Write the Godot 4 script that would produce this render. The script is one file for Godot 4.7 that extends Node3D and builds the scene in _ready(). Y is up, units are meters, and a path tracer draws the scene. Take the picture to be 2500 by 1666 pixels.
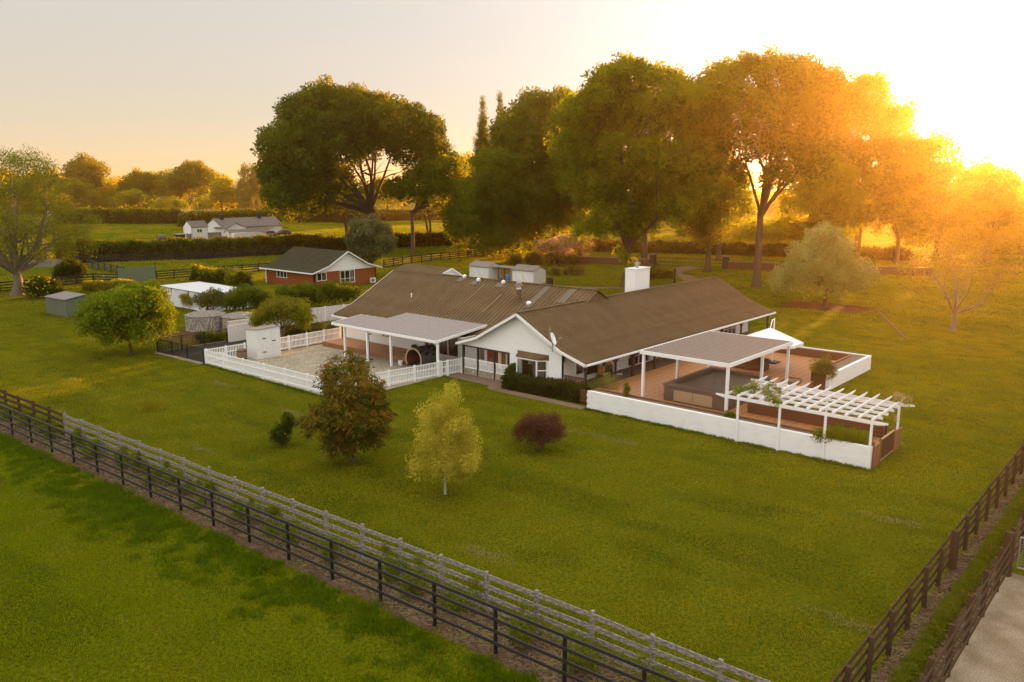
extends Node3D
# A white ranch house on a horse property at sunset, seen from a drone. House axes: u to the back right (x), v to the back left (-z), h up (y). Metres.

var M := {}
var rng := RandomNumberGenerator.new()
var taken := {}
var clumps := {}
var boxes := {}
const EXPOSURE := 5.6
const SUN_TO := Vector3(0.9777, 0.0558, -0.2024)

func P(u: float, h: float, v: float) -> Vector3:
	return Vector3(u, h, -v)

func numbered(called: String, parent: Node) -> String:
	var key := str(parent.get_instance_id()) + called
	var n: int = taken.get(key, 0)
	taken[key] = n + 1
	return called if n == 0 else "%s_%03d" % [called, n]

func tag(o: Node3D, label: String, category := "", group := "", kind := "") -> Node3D:
	if label: o.set_meta("label", label)
	if category: o.set_meta("category", category)
	if group: o.set_meta("group", group)
	if kind: o.set_meta("kind", kind)
	return o

func thing(called: String, label: String, category: String, at := Vector3.ZERO, group := "") -> Node3D:
	var o := Node3D.new()
	o.name = numbered(called, self)
	add_child(o)
	o.position = at
	tag(o, label, category, group)
	return o

func dup(src: Node3D, called: String, at: Vector3, turn: float, label: String, group := "") -> Node3D:
	var r: Node3D = src.duplicate()
	r.name = numbered(called, self)
	add_child(r)
	r.position = at
	r.rotation.y = turn
	if label: r.set_meta("label", label)
	if group: r.set_meta("group", group)
	return r

# a mesh built in place coordinates becomes a part of a thing that stands elsewhere
func put(called: String, st: SurfaceTool, m: Material, parent: Node3D) -> MeshInstance3D:
	var o := MeshInstance3D.new()
	o.name = numbered(called, parent)
	o.mesh = st.commit()
	o.material_override = m
	parent.add_child(o)
	var up: Node = parent
	var off := Vector3.ZERO
	while up != self and up is Node3D:
		off += (up as Node3D).position
		up = up.get_parent()
	o.position = -off
	return o

# the same, in the thing's own coordinates
func own(called: String, st: SurfaceTool, m: Material, parent: Node3D) -> MeshInstance3D:
	var o := MeshInstance3D.new()
	o.name = numbered(called, parent)
	o.mesh = st.commit()
	o.material_override = m
	parent.add_child(o)
	return o

# a piece that shares its mesh with its like
func piece(called: String, mesh: Mesh, m: Material, parent: Node3D, tf: Transform3D) -> MeshInstance3D:
	var o := MeshInstance3D.new()
	o.name = numbered(called, parent)
	o.mesh = mesh
	o.material_override = m
	parent.add_child(o)
	o.transform = tf
	return o

func struct(called: String, st: SurfaceTool, m: Material) -> MeshInstance3D:
	var o := put(called, st, m, self)
	o.set_meta("kind", "structure")
	return o

# ---------- shapes ----------
func mb() -> SurfaceTool:
	var st := SurfaceTool.new()
	st.begin(Mesh.PRIMITIVE_TRIANGLES)
	return st

func tri(st: SurfaceTool, a: Vector3, b: Vector3, c: Vector3) -> void:
	var n := (b - a).cross(c - a).normalized()
	for p in [a, c, b]:
		st.set_normal(n)
		st.add_vertex(p)

func quad(st: SurfaceTool, a: Vector3, b: Vector3, c: Vector3, d: Vector3) -> void:
	tri(st, a, b, c)
	tri(st, a, c, d)

# eight corners: bottom a b c d (counter-clockwise from above), top e f g h above them
func hexa(st: SurfaceTool, p: Array) -> void:
	quad(st, p[3], p[2], p[1], p[0])
	quad(st, p[4], p[5], p[6], p[7])
	for i in 4:
		var j := (i + 1) % 4
		quad(st, p[i], p[j], p[j + 4], p[i + 4])

func bx(st: SurfaceTool, c: Vector3, s: Vector3, b := Basis()) -> void:
	var q := []
	for y in [-0.5, 0.5]:
		for k in [Vector2(-0.5, 0.5), Vector2(0.5, 0.5), Vector2(0.5, -0.5), Vector2(-0.5, -0.5)]:
			q.append(c + b * Vector3(k.x * s.x, y * s.y, k.y * s.z))
	hexa(st, q)

# box between two (u, h, v) corners
func ub(st: SurfaceTool, u0: float, u1: float, h0: float, h1: float, v0: float, v1: float) -> void:
	bx(st, P((u0 + u1) / 2, (h0 + h1) / 2, (v0 + v1) / 2), Vector3(absf(u1 - u0), absf(h1 - h0), absf(v1 - v0)))

func along(a: Vector3, b: Vector3) -> Basis:
	var z := (b - a).normalized()
	var up := Vector3.UP if absf(z.y) < 0.95 else Vector3.RIGHT
	var x := up.cross(z).normalized()
	return Basis(x, z.cross(x), z)

func beam(st: SurfaceTool, a: Vector3, b: Vector3, w: float, h: float) -> void:
	bx(st, (a + b) / 2, Vector3(w, h, a.distance_to(b)), along(a, b))

func box_mesh(s: Vector3) -> Mesh:
	var key := str(s)
	if not boxes.has(key):
		var st := mb()
		bx(st, Vector3.ZERO, s)
		boxes[key] = st.commit()
	return boxes[key]

func tube(st: SurfaceTool, pts: Array, rad: Array, n := 7) -> void:
	var rings := []
	for i in pts.size():
		var d: Vector3 = (pts[mini(i + 1, pts.size() - 1)] - pts[maxi(i - 1, 0)]).normalized()
		var x := (Vector3.RIGHT if absf(d.x) < 0.9 else Vector3.FORWARD).cross(d).normalized()
		var y := d.cross(x)
		var ring := []
		for k in n:
			var a := TAU * k / n
			ring.append([pts[i] + (x * cos(a) + y * sin(a)) * rad[i], x * cos(a) + y * sin(a)])
		rings.append(ring)
	for i in pts.size() - 1:
		for k in n:
			var q := [rings[i][k], rings[i][(k + 1) % n], rings[i + 1][(k + 1) % n], rings[i + 1][k]]
			for t in [0, 2, 1, 0, 3, 2]:
				st.set_normal(q[t][1])
				st.add_vertex(q[t][0])
	for e in [0, pts.size() - 1]:
		for k in n:
			if e == 0: tri(st, pts[0], rings[0][(k + 1) % n][0], rings[0][k][0])
			else: tri(st, pts[e], rings[e][k][0], rings[e][(k + 1) % n][0])

func lathe(st: SurfaceTool, c: Vector3, prof: Array, n := 16) -> void:
	var pts := []
	var rad := []
	for p in prof:
		pts.append(c + Vector3.UP * p.y)
		rad.append(p.x)
	for i in pts.size() - 1:
		for k in n:
			var a := TAU * k / n
			var b := TAU * (k + 1) / n
			var va := Vector3(cos(a), 0, -sin(a))
			var vb := Vector3(cos(b), 0, -sin(b))
			quad(st, pts[i] + va * rad[i], pts[i] + vb * rad[i], pts[i + 1] + vb * rad[i + 1], pts[i + 1] + va * rad[i + 1])

# flat ground sheet: corners as (u, v)
func sheet(called: String, pts: Array, y: float, m: Material) -> MeshInstance3D:
	var st := mb()
	var flat := PackedVector2Array()
	for p in pts: flat.append(p)
	var idx := Geometry2D.triangulate_polygon(flat)
	for i in range(0, idx.size(), 3):
		var a := P(flat[idx[i]].x, y, flat[idx[i]].y)
		var b := P(flat[idx[i + 1]].x, y, flat[idx[i + 1]].y)
		var c := P(flat[idx[i + 2]].x, y, flat[idx[i + 2]].y)
		if (b - a).cross(c - a).y > 0: tri(st, a, b, c)
		else: tri(st, a, c, b)
	return struct(called, st, m)

# wall from a along dir, outward normal dir x up; holes as Rect2(s, y, width, height)
func wall(st: SurfaceTool, a: Vector3, dir: Vector3, length: float, h: float, t: float, holes: Array) -> void:
	var out := dir.cross(Vector3.UP)
	var cuts := [0.0, length]
	for r in holes:
		cuts.append(r.position.x)
		cuts.append(r.end.x)
	cuts.sort()
	for i in cuts.size() - 1:
		var s0: float = cuts[i]
		var s1: float = cuts[i + 1]
		if s1 - s0 < 0.001: continue
		var ys := [0.0]
		var gaps := []
		for r in holes:
			if r.position.x < (s0 + s1) / 2 and r.end.x > (s0 + s1) / 2: gaps.append(r)
		gaps.sort_custom(func(p, q): return p.position.y < q.position.y)
		for r in gaps:
			ys.append(r.position.y)
			ys.append(r.end.y)
		ys.append(h)
		for k in range(0, ys.size(), 2):
			if ys[k + 1] - ys[k] < 0.001: continue
			var c: Vector3 = a + dir * (s0 + s1) / 2 + Vector3.UP * (ys[k] + ys[k + 1]) / 2 - out * t / 2
			bx(st, c, Vector3(s1 - s0, ys[k + 1] - ys[k], t), Basis(dir, Vector3.UP, out))

# a framed window in a hole of such a wall: cols lights, bar share of the height for a transom (0 none)
func window(parent: Node3D, called: String, a: Vector3, dir: Vector3, r: Rect2, cols: int, frame: Material, transom := 0.0, curtain: Material = null, label := "") -> Node3D:
	var out := dir.cross(Vector3.UP)
	var b := Basis(dir, Vector3.UP, out)
	var st := mb()
	var w := 0.06
	var o: Vector3 = a + dir * r.position.x + Vector3.UP * r.position.y
	var f := func(s: float, y: float, sw: float, sh: float, d: float, z: float): bx(st, o + dir * s + Vector3.UP * y + out * z, Vector3(sw, sh, d), b)
	f.call(r.size.x / 2, w / 2, r.size.x + 0.04, w, 0.1, 0.0)
	f.call(r.size.x / 2, r.size.y - w / 2, r.size.x + 0.04, w, 0.1, 0.0)
	f.call(w / 2, r.size.y / 2, w, r.size.y - 2 * w, 0.1, 0.0)
	f.call(r.size.x - w / 2, r.size.y / 2, w, r.size.y - 2 * w, 0.1, 0.0)
	for k in range(1, cols): f.call(r.size.x * k / cols, r.size.y / 2, w, r.size.y - 2 * w, 0.08, 0.0)
	if transom > 0.0: f.call(r.size.x / 2, r.size.y * transom, r.size.x - 2 * w, w * 0.8, 0.075, 0.0)
	var win := put(called, st, frame, parent)
	if label: win.set_meta("label", label)
	for k in cols:
		var g := mb()
		var pw := r.size.x / cols - w
		bx(g, o + dir * (r.size.x * (k + 0.5) / cols) + Vector3.UP * r.size.y / 2 - out * 0.02, Vector3(pw, r.size.y - 2 * w, 0.008), b)
		put("pane", g, M.glass, win)
	if curtain:
		for e in [0.0, 1.0]:
			var cst := mb()
			for k in 5:
				var s: float = (0.06 + k * 0.07) if e == 0.0 else r.size.x - 0.06 - k * 0.07
				bx(cst, o + dir * s + Vector3.UP * r.size.y / 2 - out * (0.24 + 0.03 * (k % 2)), Vector3(0.07, r.size.y + 0.05, 0.02), b)
			put("curtain", cst, curtain, win)
	return win

# ribbed roof sheet: section points are (across, height), ribs run down the section
func roof_sheet(st: SurfaceTool, o: Vector3, dir: Vector3, across: Vector3, length: float, sec: Array, rib: float, rh: float) -> void:
	var prof := [Vector2(0, 0), Vector2(0.55, 0), Vector2(0.66, 1), Vector2(0.89, 1)]
	var ss := []
	var n := int(length / rib)
	for i in n:
		for p in prof: ss.append(Vector2((i + p.x) * length / n, p.y * rh))
	ss.append(Vector2(length, 0))
	var flip := dir.cross(across).y < 0
	for i in ss.size() - 1:
		for k in sec.size() - 1:
			var q := []
			for e in [[i, k], [i + 1, k], [i + 1, k + 1], [i, k + 1]]:
				q.append(o + dir * ss[e[0]].x + across * sec[e[1]].x + Vector3.UP * (sec[e[1]].y + ss[e[0]].y))
			if flip: q.reverse()
			quad(st, q[0], q[1], q[2], q[3])
	for k in sec.size() - 1:
		var lo := []
		for e in [[0.0, k], [length, k], [length, k + 1], [0.0, k + 1]]:
			lo.append(o + dir * e[0] + across * sec[e[1]].x + Vector3.UP * (sec[e[1]].y - 0.05))
		if not flip: lo.reverse()
		quad(st, lo[0], lo[1], lo[2], lo[3])

# solid wall under a roofline: profile points (across, height) from left to right, standing on base height
func gable(st: SurfaceTool, o: Vector3, across: Vector3, prof: Array, base: float, t: float) -> void:
	var th := across.cross(Vector3.UP) * -t
	for i in prof.size() - 1:
		var a: Vector3 = o + across * prof[i].x
		var b: Vector3 = o + across * prof[i + 1].x
		var lo := Vector3.UP * base
		hexa(st, [a + lo, b + lo, b + lo + th, a + lo + th, a + Vector3.UP * prof[i].y, b + Vector3.UP * prof[i + 1].y, b + th + Vector3.UP * prof[i + 1].y, a + th + Vector3.UP * prof[i].y])

# ---------- materials ----------
func lin(r: float, g: float, b: float) -> Color:
	return Color(r, g, b).linear_to_srgb()

func plain(c: Color, rough := 0.7, metal := 0.0) -> StandardMaterial3D:
	var m := StandardMaterial3D.new()
	m.albedo_color = c
	m.roughness = rough
	m.metallic = metal
	return m

# two or three tones of one stuff, mixed by noise in world space; scale is metres per repeat
func noisy(tones: Array, scale: Vector3, rough := 0.85, seed_ := 1, freq := 0.02, bump := 0.0, size := 512, oct := 5) -> StandardMaterial3D:
	var n := FastNoiseLite.new()
	n.noise_type = FastNoiseLite.TYPE_SIMPLEX_SMOOTH
	n.seed = seed_
	n.frequency = freq
	n.fractal_octaves = oct
	var g := Gradient.new()
	var offs := PackedFloat32Array()
	var cols := PackedColorArray()
	for i in tones.size():
		offs.append(0.22 + 0.56 * i / maxf(1.0, tones.size() - 1.0))
		cols.append(tones[i])
	g.offsets = offs
	g.colors = cols
	var t := NoiseTexture2D.new()
	t.width = size
	t.height = size
	t.seamless = true
	t.noise = n
	t.color_ramp = g
	var m := StandardMaterial3D.new()
	m.albedo_texture = t
	m.roughness = rough
	m.metallic_specular = .5 if rough < .85 else .12
	m.uv1_triplanar = true
	m.uv1_world_triplanar = true
	m.uv1_scale = Vector3(1 / scale.x, 1 / scale.y, 1 / scale.z)
	if bump > 0.0:
		var b := NoiseTexture2D.new()
		b.width = size
		b.height = size
		b.seamless = true
		b.noise = n
		m.heightmap_enabled = true
		m.heightmap_texture = b
		m.heightmap_scale = bump
	return m

func coarse(m: StandardMaterial3D, tones: Array, scale: Vector3, seed_: int, freq := 0.012) -> StandardMaterial3D:
	var d := noisy(tones, scale, 1.0, seed_, freq, 0.0, 512, 4)
	m.detail_enabled = true
	m.detail_blend_mode = BaseMaterial3D.BLEND_MODE_MUL
	m.detail_albedo = d.albedo_texture
	m.detail_uv_layer = BaseMaterial3D.DETAIL_UV_2
	m.uv2_triplanar = true
	m.uv2_world_triplanar = true
	m.uv2_scale = d.uv1_scale
	return m

# a leaf: base colour (linear) and the light it lets through (linear)
func leaf(r: float, g: float, b: float, tr: float, tg: float, tb: float, rough := 0.55) -> StandardMaterial3D:
	var m := plain(lin(r, g, b), rough)
	m.backlight_enabled = true
	m.backlight = lin(2 * tr, 2 * tg, 2 * tb)
	m.metallic_specular = 0.08
	return m

func materials() -> void:
	M.white = noisy([lin(.86, .85, .82), lin(.91, .90, .87)], Vector3(2.6, 2.6, 2.6), .6, 3)
	M.white_block = coarse(noisy([lin(.84, .83, .81), lin(.88, .87, .85), lin(.91, .90, .88)], Vector3(1.1, 1.1, 1.1), .75, 4, .03, 0.4), [lin(.955, .945, .925), lin(1, 1, 1), lin(1, 1, 1)], Vector3(6.3, 2.4, 6.3), 401, .012)
	M.trim = plain(lin(.86, .85, .83), .5)
	M.dark_wood = noisy([lin(.030, .018, .010), lin(.055, .033, .02)], Vector3(.6, 2.5, .6), .6, 5)
	M.roof = coarse(noisy([lin(.165, .109, .056), lin(.21, .142, .078)], Vector3(3.1, 3.1, 3.1), .9, 6, .03), [lin(.75, .72, .7), lin(1, 1, 1)], Vector3(11, 11, 11), 61)
	M.roof_flash = plain(lin(.15, .125, .085), .9)
	M.roof_green = coarse(noisy([lin(.048, .044, .024), lin(.066, .06, .034)], Vector3(2.2, 2.2, 2.2), .95, 7, .04), [lin(.8, .8, .8), lin(1, 1, 1)], Vector3(9, 9, 9), 71)
	M.sheet_grey = noisy([lin(.22, .175, .15), lin(.29, .24, .21)], Vector3(2.7, 2.7, 2.7), .5, 8)
	M.sheet_brown = noisy([lin(.18, .125, .085), lin(.23, .165, .12)], Vector3(2.7, 2.7, 2.7), .5, 9)
	M.wall_brown = noisy([lin(.12, .06, .035), lin(.18, .095, .06)], Vector3(1.3, 1.3, 1.3), .9, 101, .05)
	M.brick = noisy([lin(.24, .066, .022), lin(.33, .10, .036)], Vector3(1.3, 1.3, 1.3), .85, 10, .05)
	M.timber = noisy([lin(.20, .085, .036), lin(.30, .135, .06)], Vector3(1.7, .5, .5), .6, 11, .03)
	M.deck = noisy([lin(.34, .135, .038), lin(.46, .205, .066)], Vector3(5.3, .4, .9), .55, 12, .03)
	M.deck_b = noisy([lin(.29, .112, .032), lin(.40, .17, .055)], Vector3(4.7, .4, .7), .55, 13, .03)
	M.deck_c = noisy([lin(.38, .165, .052), lin(.50, .235, .082)], Vector3(6.1, .4, .8), .55, 14, .03)
	M.panel_brown = noisy([lin(.10, .036, .014), lin(.15, .058, .024)], Vector3(1.6, .7, 1.6), .6, 15, .03)
	M.pale_timber = noisy([lin(.30, .20, .10), lin(.44, .32, .18)], Vector3(.8, .3, .8), .7, 16, .03)
	M.stone = noisy([lin(.085, .055, .035), lin(.16, .11, .075), lin(.24, .18, .13)], Vector3(.7, .35, .7), .85, 17, .06)
	M.stone_b = noisy([lin(.13, .085, .055), lin(.22, .16, .11)], Vector3(.6, .3, .6), .85, 18, .06)
	M.coping = noisy([lin(.12, .085, .06), lin(.18, .135, .10)], Vector3(.9, .9, .9), .6, 19)
	M.glass = plain(Color(.12, .12, .12, .10), .03)
	M.glass.transparency = BaseMaterial3D.TRANSPARENCY_ALPHA
	M.water = plain(lin(.30, .36, .33), .02, .55)
	M.water.metallic_specular = 0.9
	var wn := FastNoiseLite.new()
	wn.seed = 5
	wn.frequency = 0.03
	var wt := NoiseTexture2D.new()
	wt.seamless = true
	wt.noise = wn
	M.water.heightmap_enabled = true
	M.water.heightmap_texture = wt
	M.water.heightmap_scale = 1.6
	M.water.uv1_triplanar = true
	M.water.uv1_world_triplanar = true
	M.water.uv1_scale = Vector3(.6, .6, .6)
	M.room = noisy([lin(.16, .11, .08), lin(.20, .145, .11)], Vector3(2, 2, 2), .8, 20)
	M.floor_in = plain(lin(.12, .07, .04), .5)
	M.curtain = plain(lin(.22, .175, .125), .9)
	M.blind = plain(lin(.40, .42, .36), .8)
	M.concrete = coarse(noisy([lin(.29, .24, .165), lin(.38, .325, .235), lin(.45, .39, .29)], Vector3(3.3, 3.3, 3.3), .9, 21, .02, .3), [lin(.78, .77, .75), lin(1, 1, 1)], Vector3(9, 9, 5), 211)
	M.path = noisy([lin(.17, .115, .075), lin(.26, .185, .13)], Vector3(1.9, 1.9, 1.9), .9, 22, .03, .3)
	M.tank_lid = noisy([lin(.13, .105, .08), lin(.22, .19, .155), lin(.34, .31, .27)], Vector3(2.4, 2.4, 2.4), .95, 233)
	M.tank = coarse(noisy([lin(.20, .18, .14), lin(.42, .40, .34), lin(.58, .56, .50)], Vector3(2.2, 3.5, 2.2), .9, 23, .02, .3), [lin(.5, .47, .42), lin(1, 1, 1)], Vector3(1.1, 5, 1.1), 231)
	M.soil = coarse(noisy([lin(.075, .045, .026), lin(.125, .08, .048), lin(.17, .115, .075)], Vector3(2.4, 2.4, 2.4), 1.0, 24, .03, 3.0), [lin(.7, .66, .6), lin(1, 1, 1)], Vector3(7, 7, 7), 241)
	M.gravel = coarse(noisy([lin(.22, .16, .10), lin(.31, .24, .165), lin(.40, .32, .23)], Vector3(1.7, 1.7, 1.7), 1.0, 25, .06, .5), [lin(.72, .68, .62), lin(1, 1, 1)], Vector3(9, 9, 9), 251)
	M.pebble = noisy([lin(.12, .08, .055), lin(.24, .18, .13), lin(.34, .27, .2)], Vector3(.9, .9, .9), 1.0, 26, .09, 2.0)
	M.dark_gravel = noisy([lin(.045, .038, .03), lin(.075, .064, .052)], Vector3(1.6, 1.6, 1.6), 1.0, 27, .05, 2.0)
	M.driveway = noisy([lin(.16, .105, .06), lin(.24, .165, .10)], Vector3(3.6, 3.6, 3.6), 1.0, 28, .03, 1.0)
	M.mulch = noisy([lin(.09, .042, .02), lin(.16, .08, .042)], Vector3(1.6, 1.6, 1.6), 1.0, 29, .05, 3.0)
	M.field = coarse(noisy([lin(.055, .070, .002), lin(.088, .100, .002), lin(.14, .128, .004)], Vector3(4.6, 4.6, 4.6), 1.0, 30, .025, 4.0, 1024), [lin(.62, .66, .5), lin(.95, .95, .9), lin(1, .92, .8)], Vector3(23, 23, 57), 301)
	M.iron = plain(lin(.012, .011, .011), .5, .3)
	M.black_wood = noisy([lin(.012, .009, .007), lin(.026, .019, .014)], Vector3(.5, .5, .5), .6, 31)
	M.grey_wood = coarse(noisy([lin(.17, .145, .12), lin(.36, .32, .275), lin(.50, .45, .40)], Vector3(.35, .12, 1.4), .9, 32, .03, .4), [lin(.45, .42, .38), lin(1, 1, 1)], Vector3(.9, .9, 2.1), 321, .02)
	M.brown_wood = noisy([lin(.060, .036, .02), lin(.11, .07, .042)], Vector3(.4, .2, 1.2), .85, 33, .03)
	M.fence_dark = plain(lin(.022, .016, .011), .8)
	M.green_steel = noisy([lin(.10, .122, .072), lin(.14, .165, .10)], Vector3(1.2, 3, 1.2), .45, 34)
	M.grey_steel = plain(lin(.17, .155, .125), .5)
	M.mesh_green = noisy([lin(.14, .16, .10), lin(.19, .21, .14)], Vector3(1.5, 1.5, 1.5), .9, 35)
	M.cover = noisy([lin(.52, .51, .52), lin(.66, .65, .66)], Vector3(3, 3, 3), .7, 36)
	M.shed_white = noisy([lin(.66, .65, .62), lin(.77, .76, .73)], Vector3(1.6, 2.5, 1.6), .6, 37)
	M.shed_roof = noisy([lin(.17, .145, .115), lin(.26, .225, .185)], Vector3(1.1, 1.1, 1.1), .8, 38)
	M.far_roof = noisy([lin(.10, .075, .06), lin(.14, .108, .09)], Vector3(2.5, 2.5, 2.5), .7, 39)
	M.barrel_wood = noisy([lin(.14, .085, .045), lin(.22, .14, .08)], Vector3(.2, 1.3, .2), .7, 40, .04)
	M.shingle = noisy([lin(.08, .072, .064), lin(.13, .118, .105)], Vector3(.5, .5, .5), .9, 41, .05)
	M.galv = plain(lin(.42, .41, .39), .4, .7)
	M.copper = plain(lin(.24, .125, .062), .7, .1)
	M.black_plastic = plain(lin(.012, .013, .012), .5)
	M.yellow = plain(lin(.62, .28, .02), .8)
	M.blue = plain(lin(.02, .17, .5), .6)
	M.canvas = leaf(.80, .79, .80, .02, .02, .02, .8)
	M.bark = noisy([lin(.065, .042, .026), lin(.13, .088, .056), lin(.18, .13, .09)], Vector3(.7, 2.6, .7), .95, 42, .03, 3.0)
	M.bark_pale = noisy([lin(.16, .125, .09), lin(.28, .23, .175)], Vector3(.7, 2.2, .7), .95, 43, .03, 3.0)
	M.bark_birch = noisy([lin(.12, .10, .08), lin(.45, .41, .35), lin(.6, .56, .5)], Vector3(.5, .5, .5), .8, 44, .03)
	M.twig = plain(lin(.05, .032, .018), .9)
	# leaves: albedo, light passed
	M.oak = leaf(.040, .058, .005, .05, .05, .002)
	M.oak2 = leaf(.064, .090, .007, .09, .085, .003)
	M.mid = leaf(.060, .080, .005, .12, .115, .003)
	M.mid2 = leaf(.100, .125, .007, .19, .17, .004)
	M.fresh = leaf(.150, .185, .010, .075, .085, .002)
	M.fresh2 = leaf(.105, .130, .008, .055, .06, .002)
	M.greygreen = leaf(.10, .098, .034, .04, .036, .006)
	M.greygreen2 = leaf(.155, .145, .055, .05, .044, .008)
	M.sparse = leaf(.18, .165, .014, .12, .095, .004)
	M.sparse2 = leaf(.135, .125, .014, .10, .08, .004)
	M.pale = leaf(.22, .24, .065, .10, .095, .015)
	M.pale2 = leaf(.31, .315, .11, .12, .105, .02)
	M.pink = leaf(.16, .105, .03, .12, .075, .010)
	M.willow = leaf(.19, .19, .011, .21, .17, .005)
	M.willow2 = leaf(.26, .215, .012, .26, .19, .006)
	M.farwood = leaf(.135, .135, .012, .14, .115, .004)
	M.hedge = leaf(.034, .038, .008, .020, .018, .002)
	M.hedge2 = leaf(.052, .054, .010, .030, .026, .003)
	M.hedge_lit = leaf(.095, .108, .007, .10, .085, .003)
	M.laurel = leaf(.070, .070, .010, .045, .038, .003)
	M.laurel2 = leaf(.15, .105, .012, .09, .055, .004)
	M.rust = leaf(.20, .105, .016, .12, .055, .004)  # reddish leaf that also stands in for sunlit orange patches
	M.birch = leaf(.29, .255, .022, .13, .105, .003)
	M.birch2 = leaf(.52, .42, .05, .17, .13, .006)  # brighter leaf tone stands in for sunlight on the birch top
	M.maple = leaf(.085, .033, .020, .022, .008, .003)
	M.maple2 = leaf(.13, .052, .030, .03, .011, .004)
	M.citrus = leaf(.045, .058, .008, .024, .026, .002)
	M.fruit = plain(lin(.75, .42, .02), .5)
	M.blossom = leaf(.42, .26, .16, .22, .14, .07)
	M.grass_lawn = leaf(.158, .152, .007, .09, .084, .001, 1.0)
	M.grass_lawn2 = leaf(.24, .208, .012, .115, .096, .001, 1.0)
	M.grass_field = leaf(.118, .152, .002, .09, .095, .001, 1.0)
	M.grass_field3 = leaf(.158, .18, .002, .10, .10, .001, 1.0)
	M.grass_field2 = leaf(.062, .10, .003, .055, .07, .001, 1.0)
	M.grass_dry = leaf(.33, .255, .11, .06, .045, .01, .9)

# ---------- foliage ----------
# a clump of leaves of radius 1: each leaf two triangles folded along its midrib
func clump(kind: String, m: Material) -> Mesh:
	var key := kind + str(m.get_instance_id())
	if clumps.has(key): return clumps[key]
	var r := RandomNumberGenerator.new()
	r.seed = hash(kind)
	var spec: Array = {"broad": [46, .46, .30, 0.0], "fine": [80, .26, .13, 0.2], "drop": [34, .72, .24, .45], "needle": [70, .6, .13, .3], "willow": [60, .55, .09, .9], "grassy": [26, 1.3, .07, -.8], "twiggy": [26, .34, .2, 0.0]}[kind]
	var st := mb()
	for i in int(spec[0]):
		var d := Vector3(r.randfn(), r.randfn(), r.randfn()).normalized()
		var c := d * pow(r.randf(), .45)
		if kind == "willow": c *= Vector3(.6, 1.3, .6)
		if kind == "grassy": c *= Vector3(.5, 0.02, .5)
		var l: float = spec[1] * r.randf_range(.7, 1.3)
		var w: float = spec[2] * r.randf_range(.7, 1.3)
		var dir := (d + Vector3(r.randfn(), r.randfn(), r.randfn()) * .7).normalized()
		if spec[3] != 0.0: dir = dir.lerp(Vector3(dir.x * .3, -signf(spec[3]), dir.z * .3), absf(spec[3])).normalized()
		var side := dir.cross(Vector3(r.randfn(), r.randfn(), r.randfn())).normalized()
		var nrm := dir.cross(side)
		var a := c
		var b := c + dir * l
		var m1 := c + dir * l * .45 + side * w * .5 + nrm * w * .18
		var m2 := c + dir * l * .45 - side * w * .5 + nrm * w * .18
		tri(st, a, m1, b)
		tri(st, a, b, m2)
	st.set_material(m)
	clumps[key] = st.commit()
	return clumps[key]

func scatter(called: String, mesh: Mesh, tfs: Array, parent: Node3D) -> MultiMeshInstance3D:
	var mm := MultiMesh.new()
	mm.transform_format = MultiMesh.TRANSFORM_3D
	mm.mesh = mesh
	mm.instance_count = tfs.size()
	for i in tfs.size(): mm.set_instance_transform(i, tfs[i])
	var o := MultiMeshInstance3D.new()
	o.name = numbered(called, parent)
	o.multimesh = mm
	parent.add_child(o)
	o.set_meta("kind", "stuff")
	return o

func turned(s: float, up := false) -> Basis:
	var b := Basis(Vector3.UP, rng.randf() * TAU)
	if not up: b = b * Basis(Vector3.RIGHT, rng.randfn() * .5) * Basis(Vector3.BACK, rng.randfn() * .5)
	return b.scaled(Vector3.ONE * s * rng.randf_range(.5, 1.4))

# leaves round a set of lobes [centre, radius]: clumps of radius s, of one or two tones
func foliage(parent: Node3D, lobes: Array, kind: String, mats: Array, s: float, dens := 1.2, fill := .62) -> void:
	var lists := []
	for m in mats: lists.append([])
	var hang: bool = kind in ["drop", "willow"]
	for lb in lobes:
		var r: float = lb[1]
		var n := int(maxf(4.0, dens * 4.0 * pow(r / s, 2.0)))
		var lean := rng.randf_range(-.3, .3)
		for i in n:
			var d := Vector3(rng.randfn(), rng.randfn(), rng.randfn()).normalized()
			if d.y < -.35 and rng.randf() < .5: d.y = -d.y
			var k := rng.randf_range(fill, 1.06) + .09 * sin(d.x * 5.0 + r * 7.0) * cos(d.z * 6.0 + r * 3.0)
			if rng.randf() < .10: k += rng.randf_range(.05, .26)
			var c: Vector3 = lb[0] + d * Vector3(1, .92, 1) * r * k
			if c.y < .05: continue
			var pick := 0
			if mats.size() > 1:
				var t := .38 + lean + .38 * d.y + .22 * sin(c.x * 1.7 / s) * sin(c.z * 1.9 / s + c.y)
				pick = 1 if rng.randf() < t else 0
				if mats.size() > 2 and rng.randf() < .07 + .16 * smoothstep(-.2, .9, d.x + .4 * d.y): pick = 2  # third tone gathers on the sun side and top: sunlight put into leaf colour
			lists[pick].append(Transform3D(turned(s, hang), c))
	for i in mats.size():
		if lists[i].size(): scatter("foliage", clump(kind, mats[i]), lists[i], parent)

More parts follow.
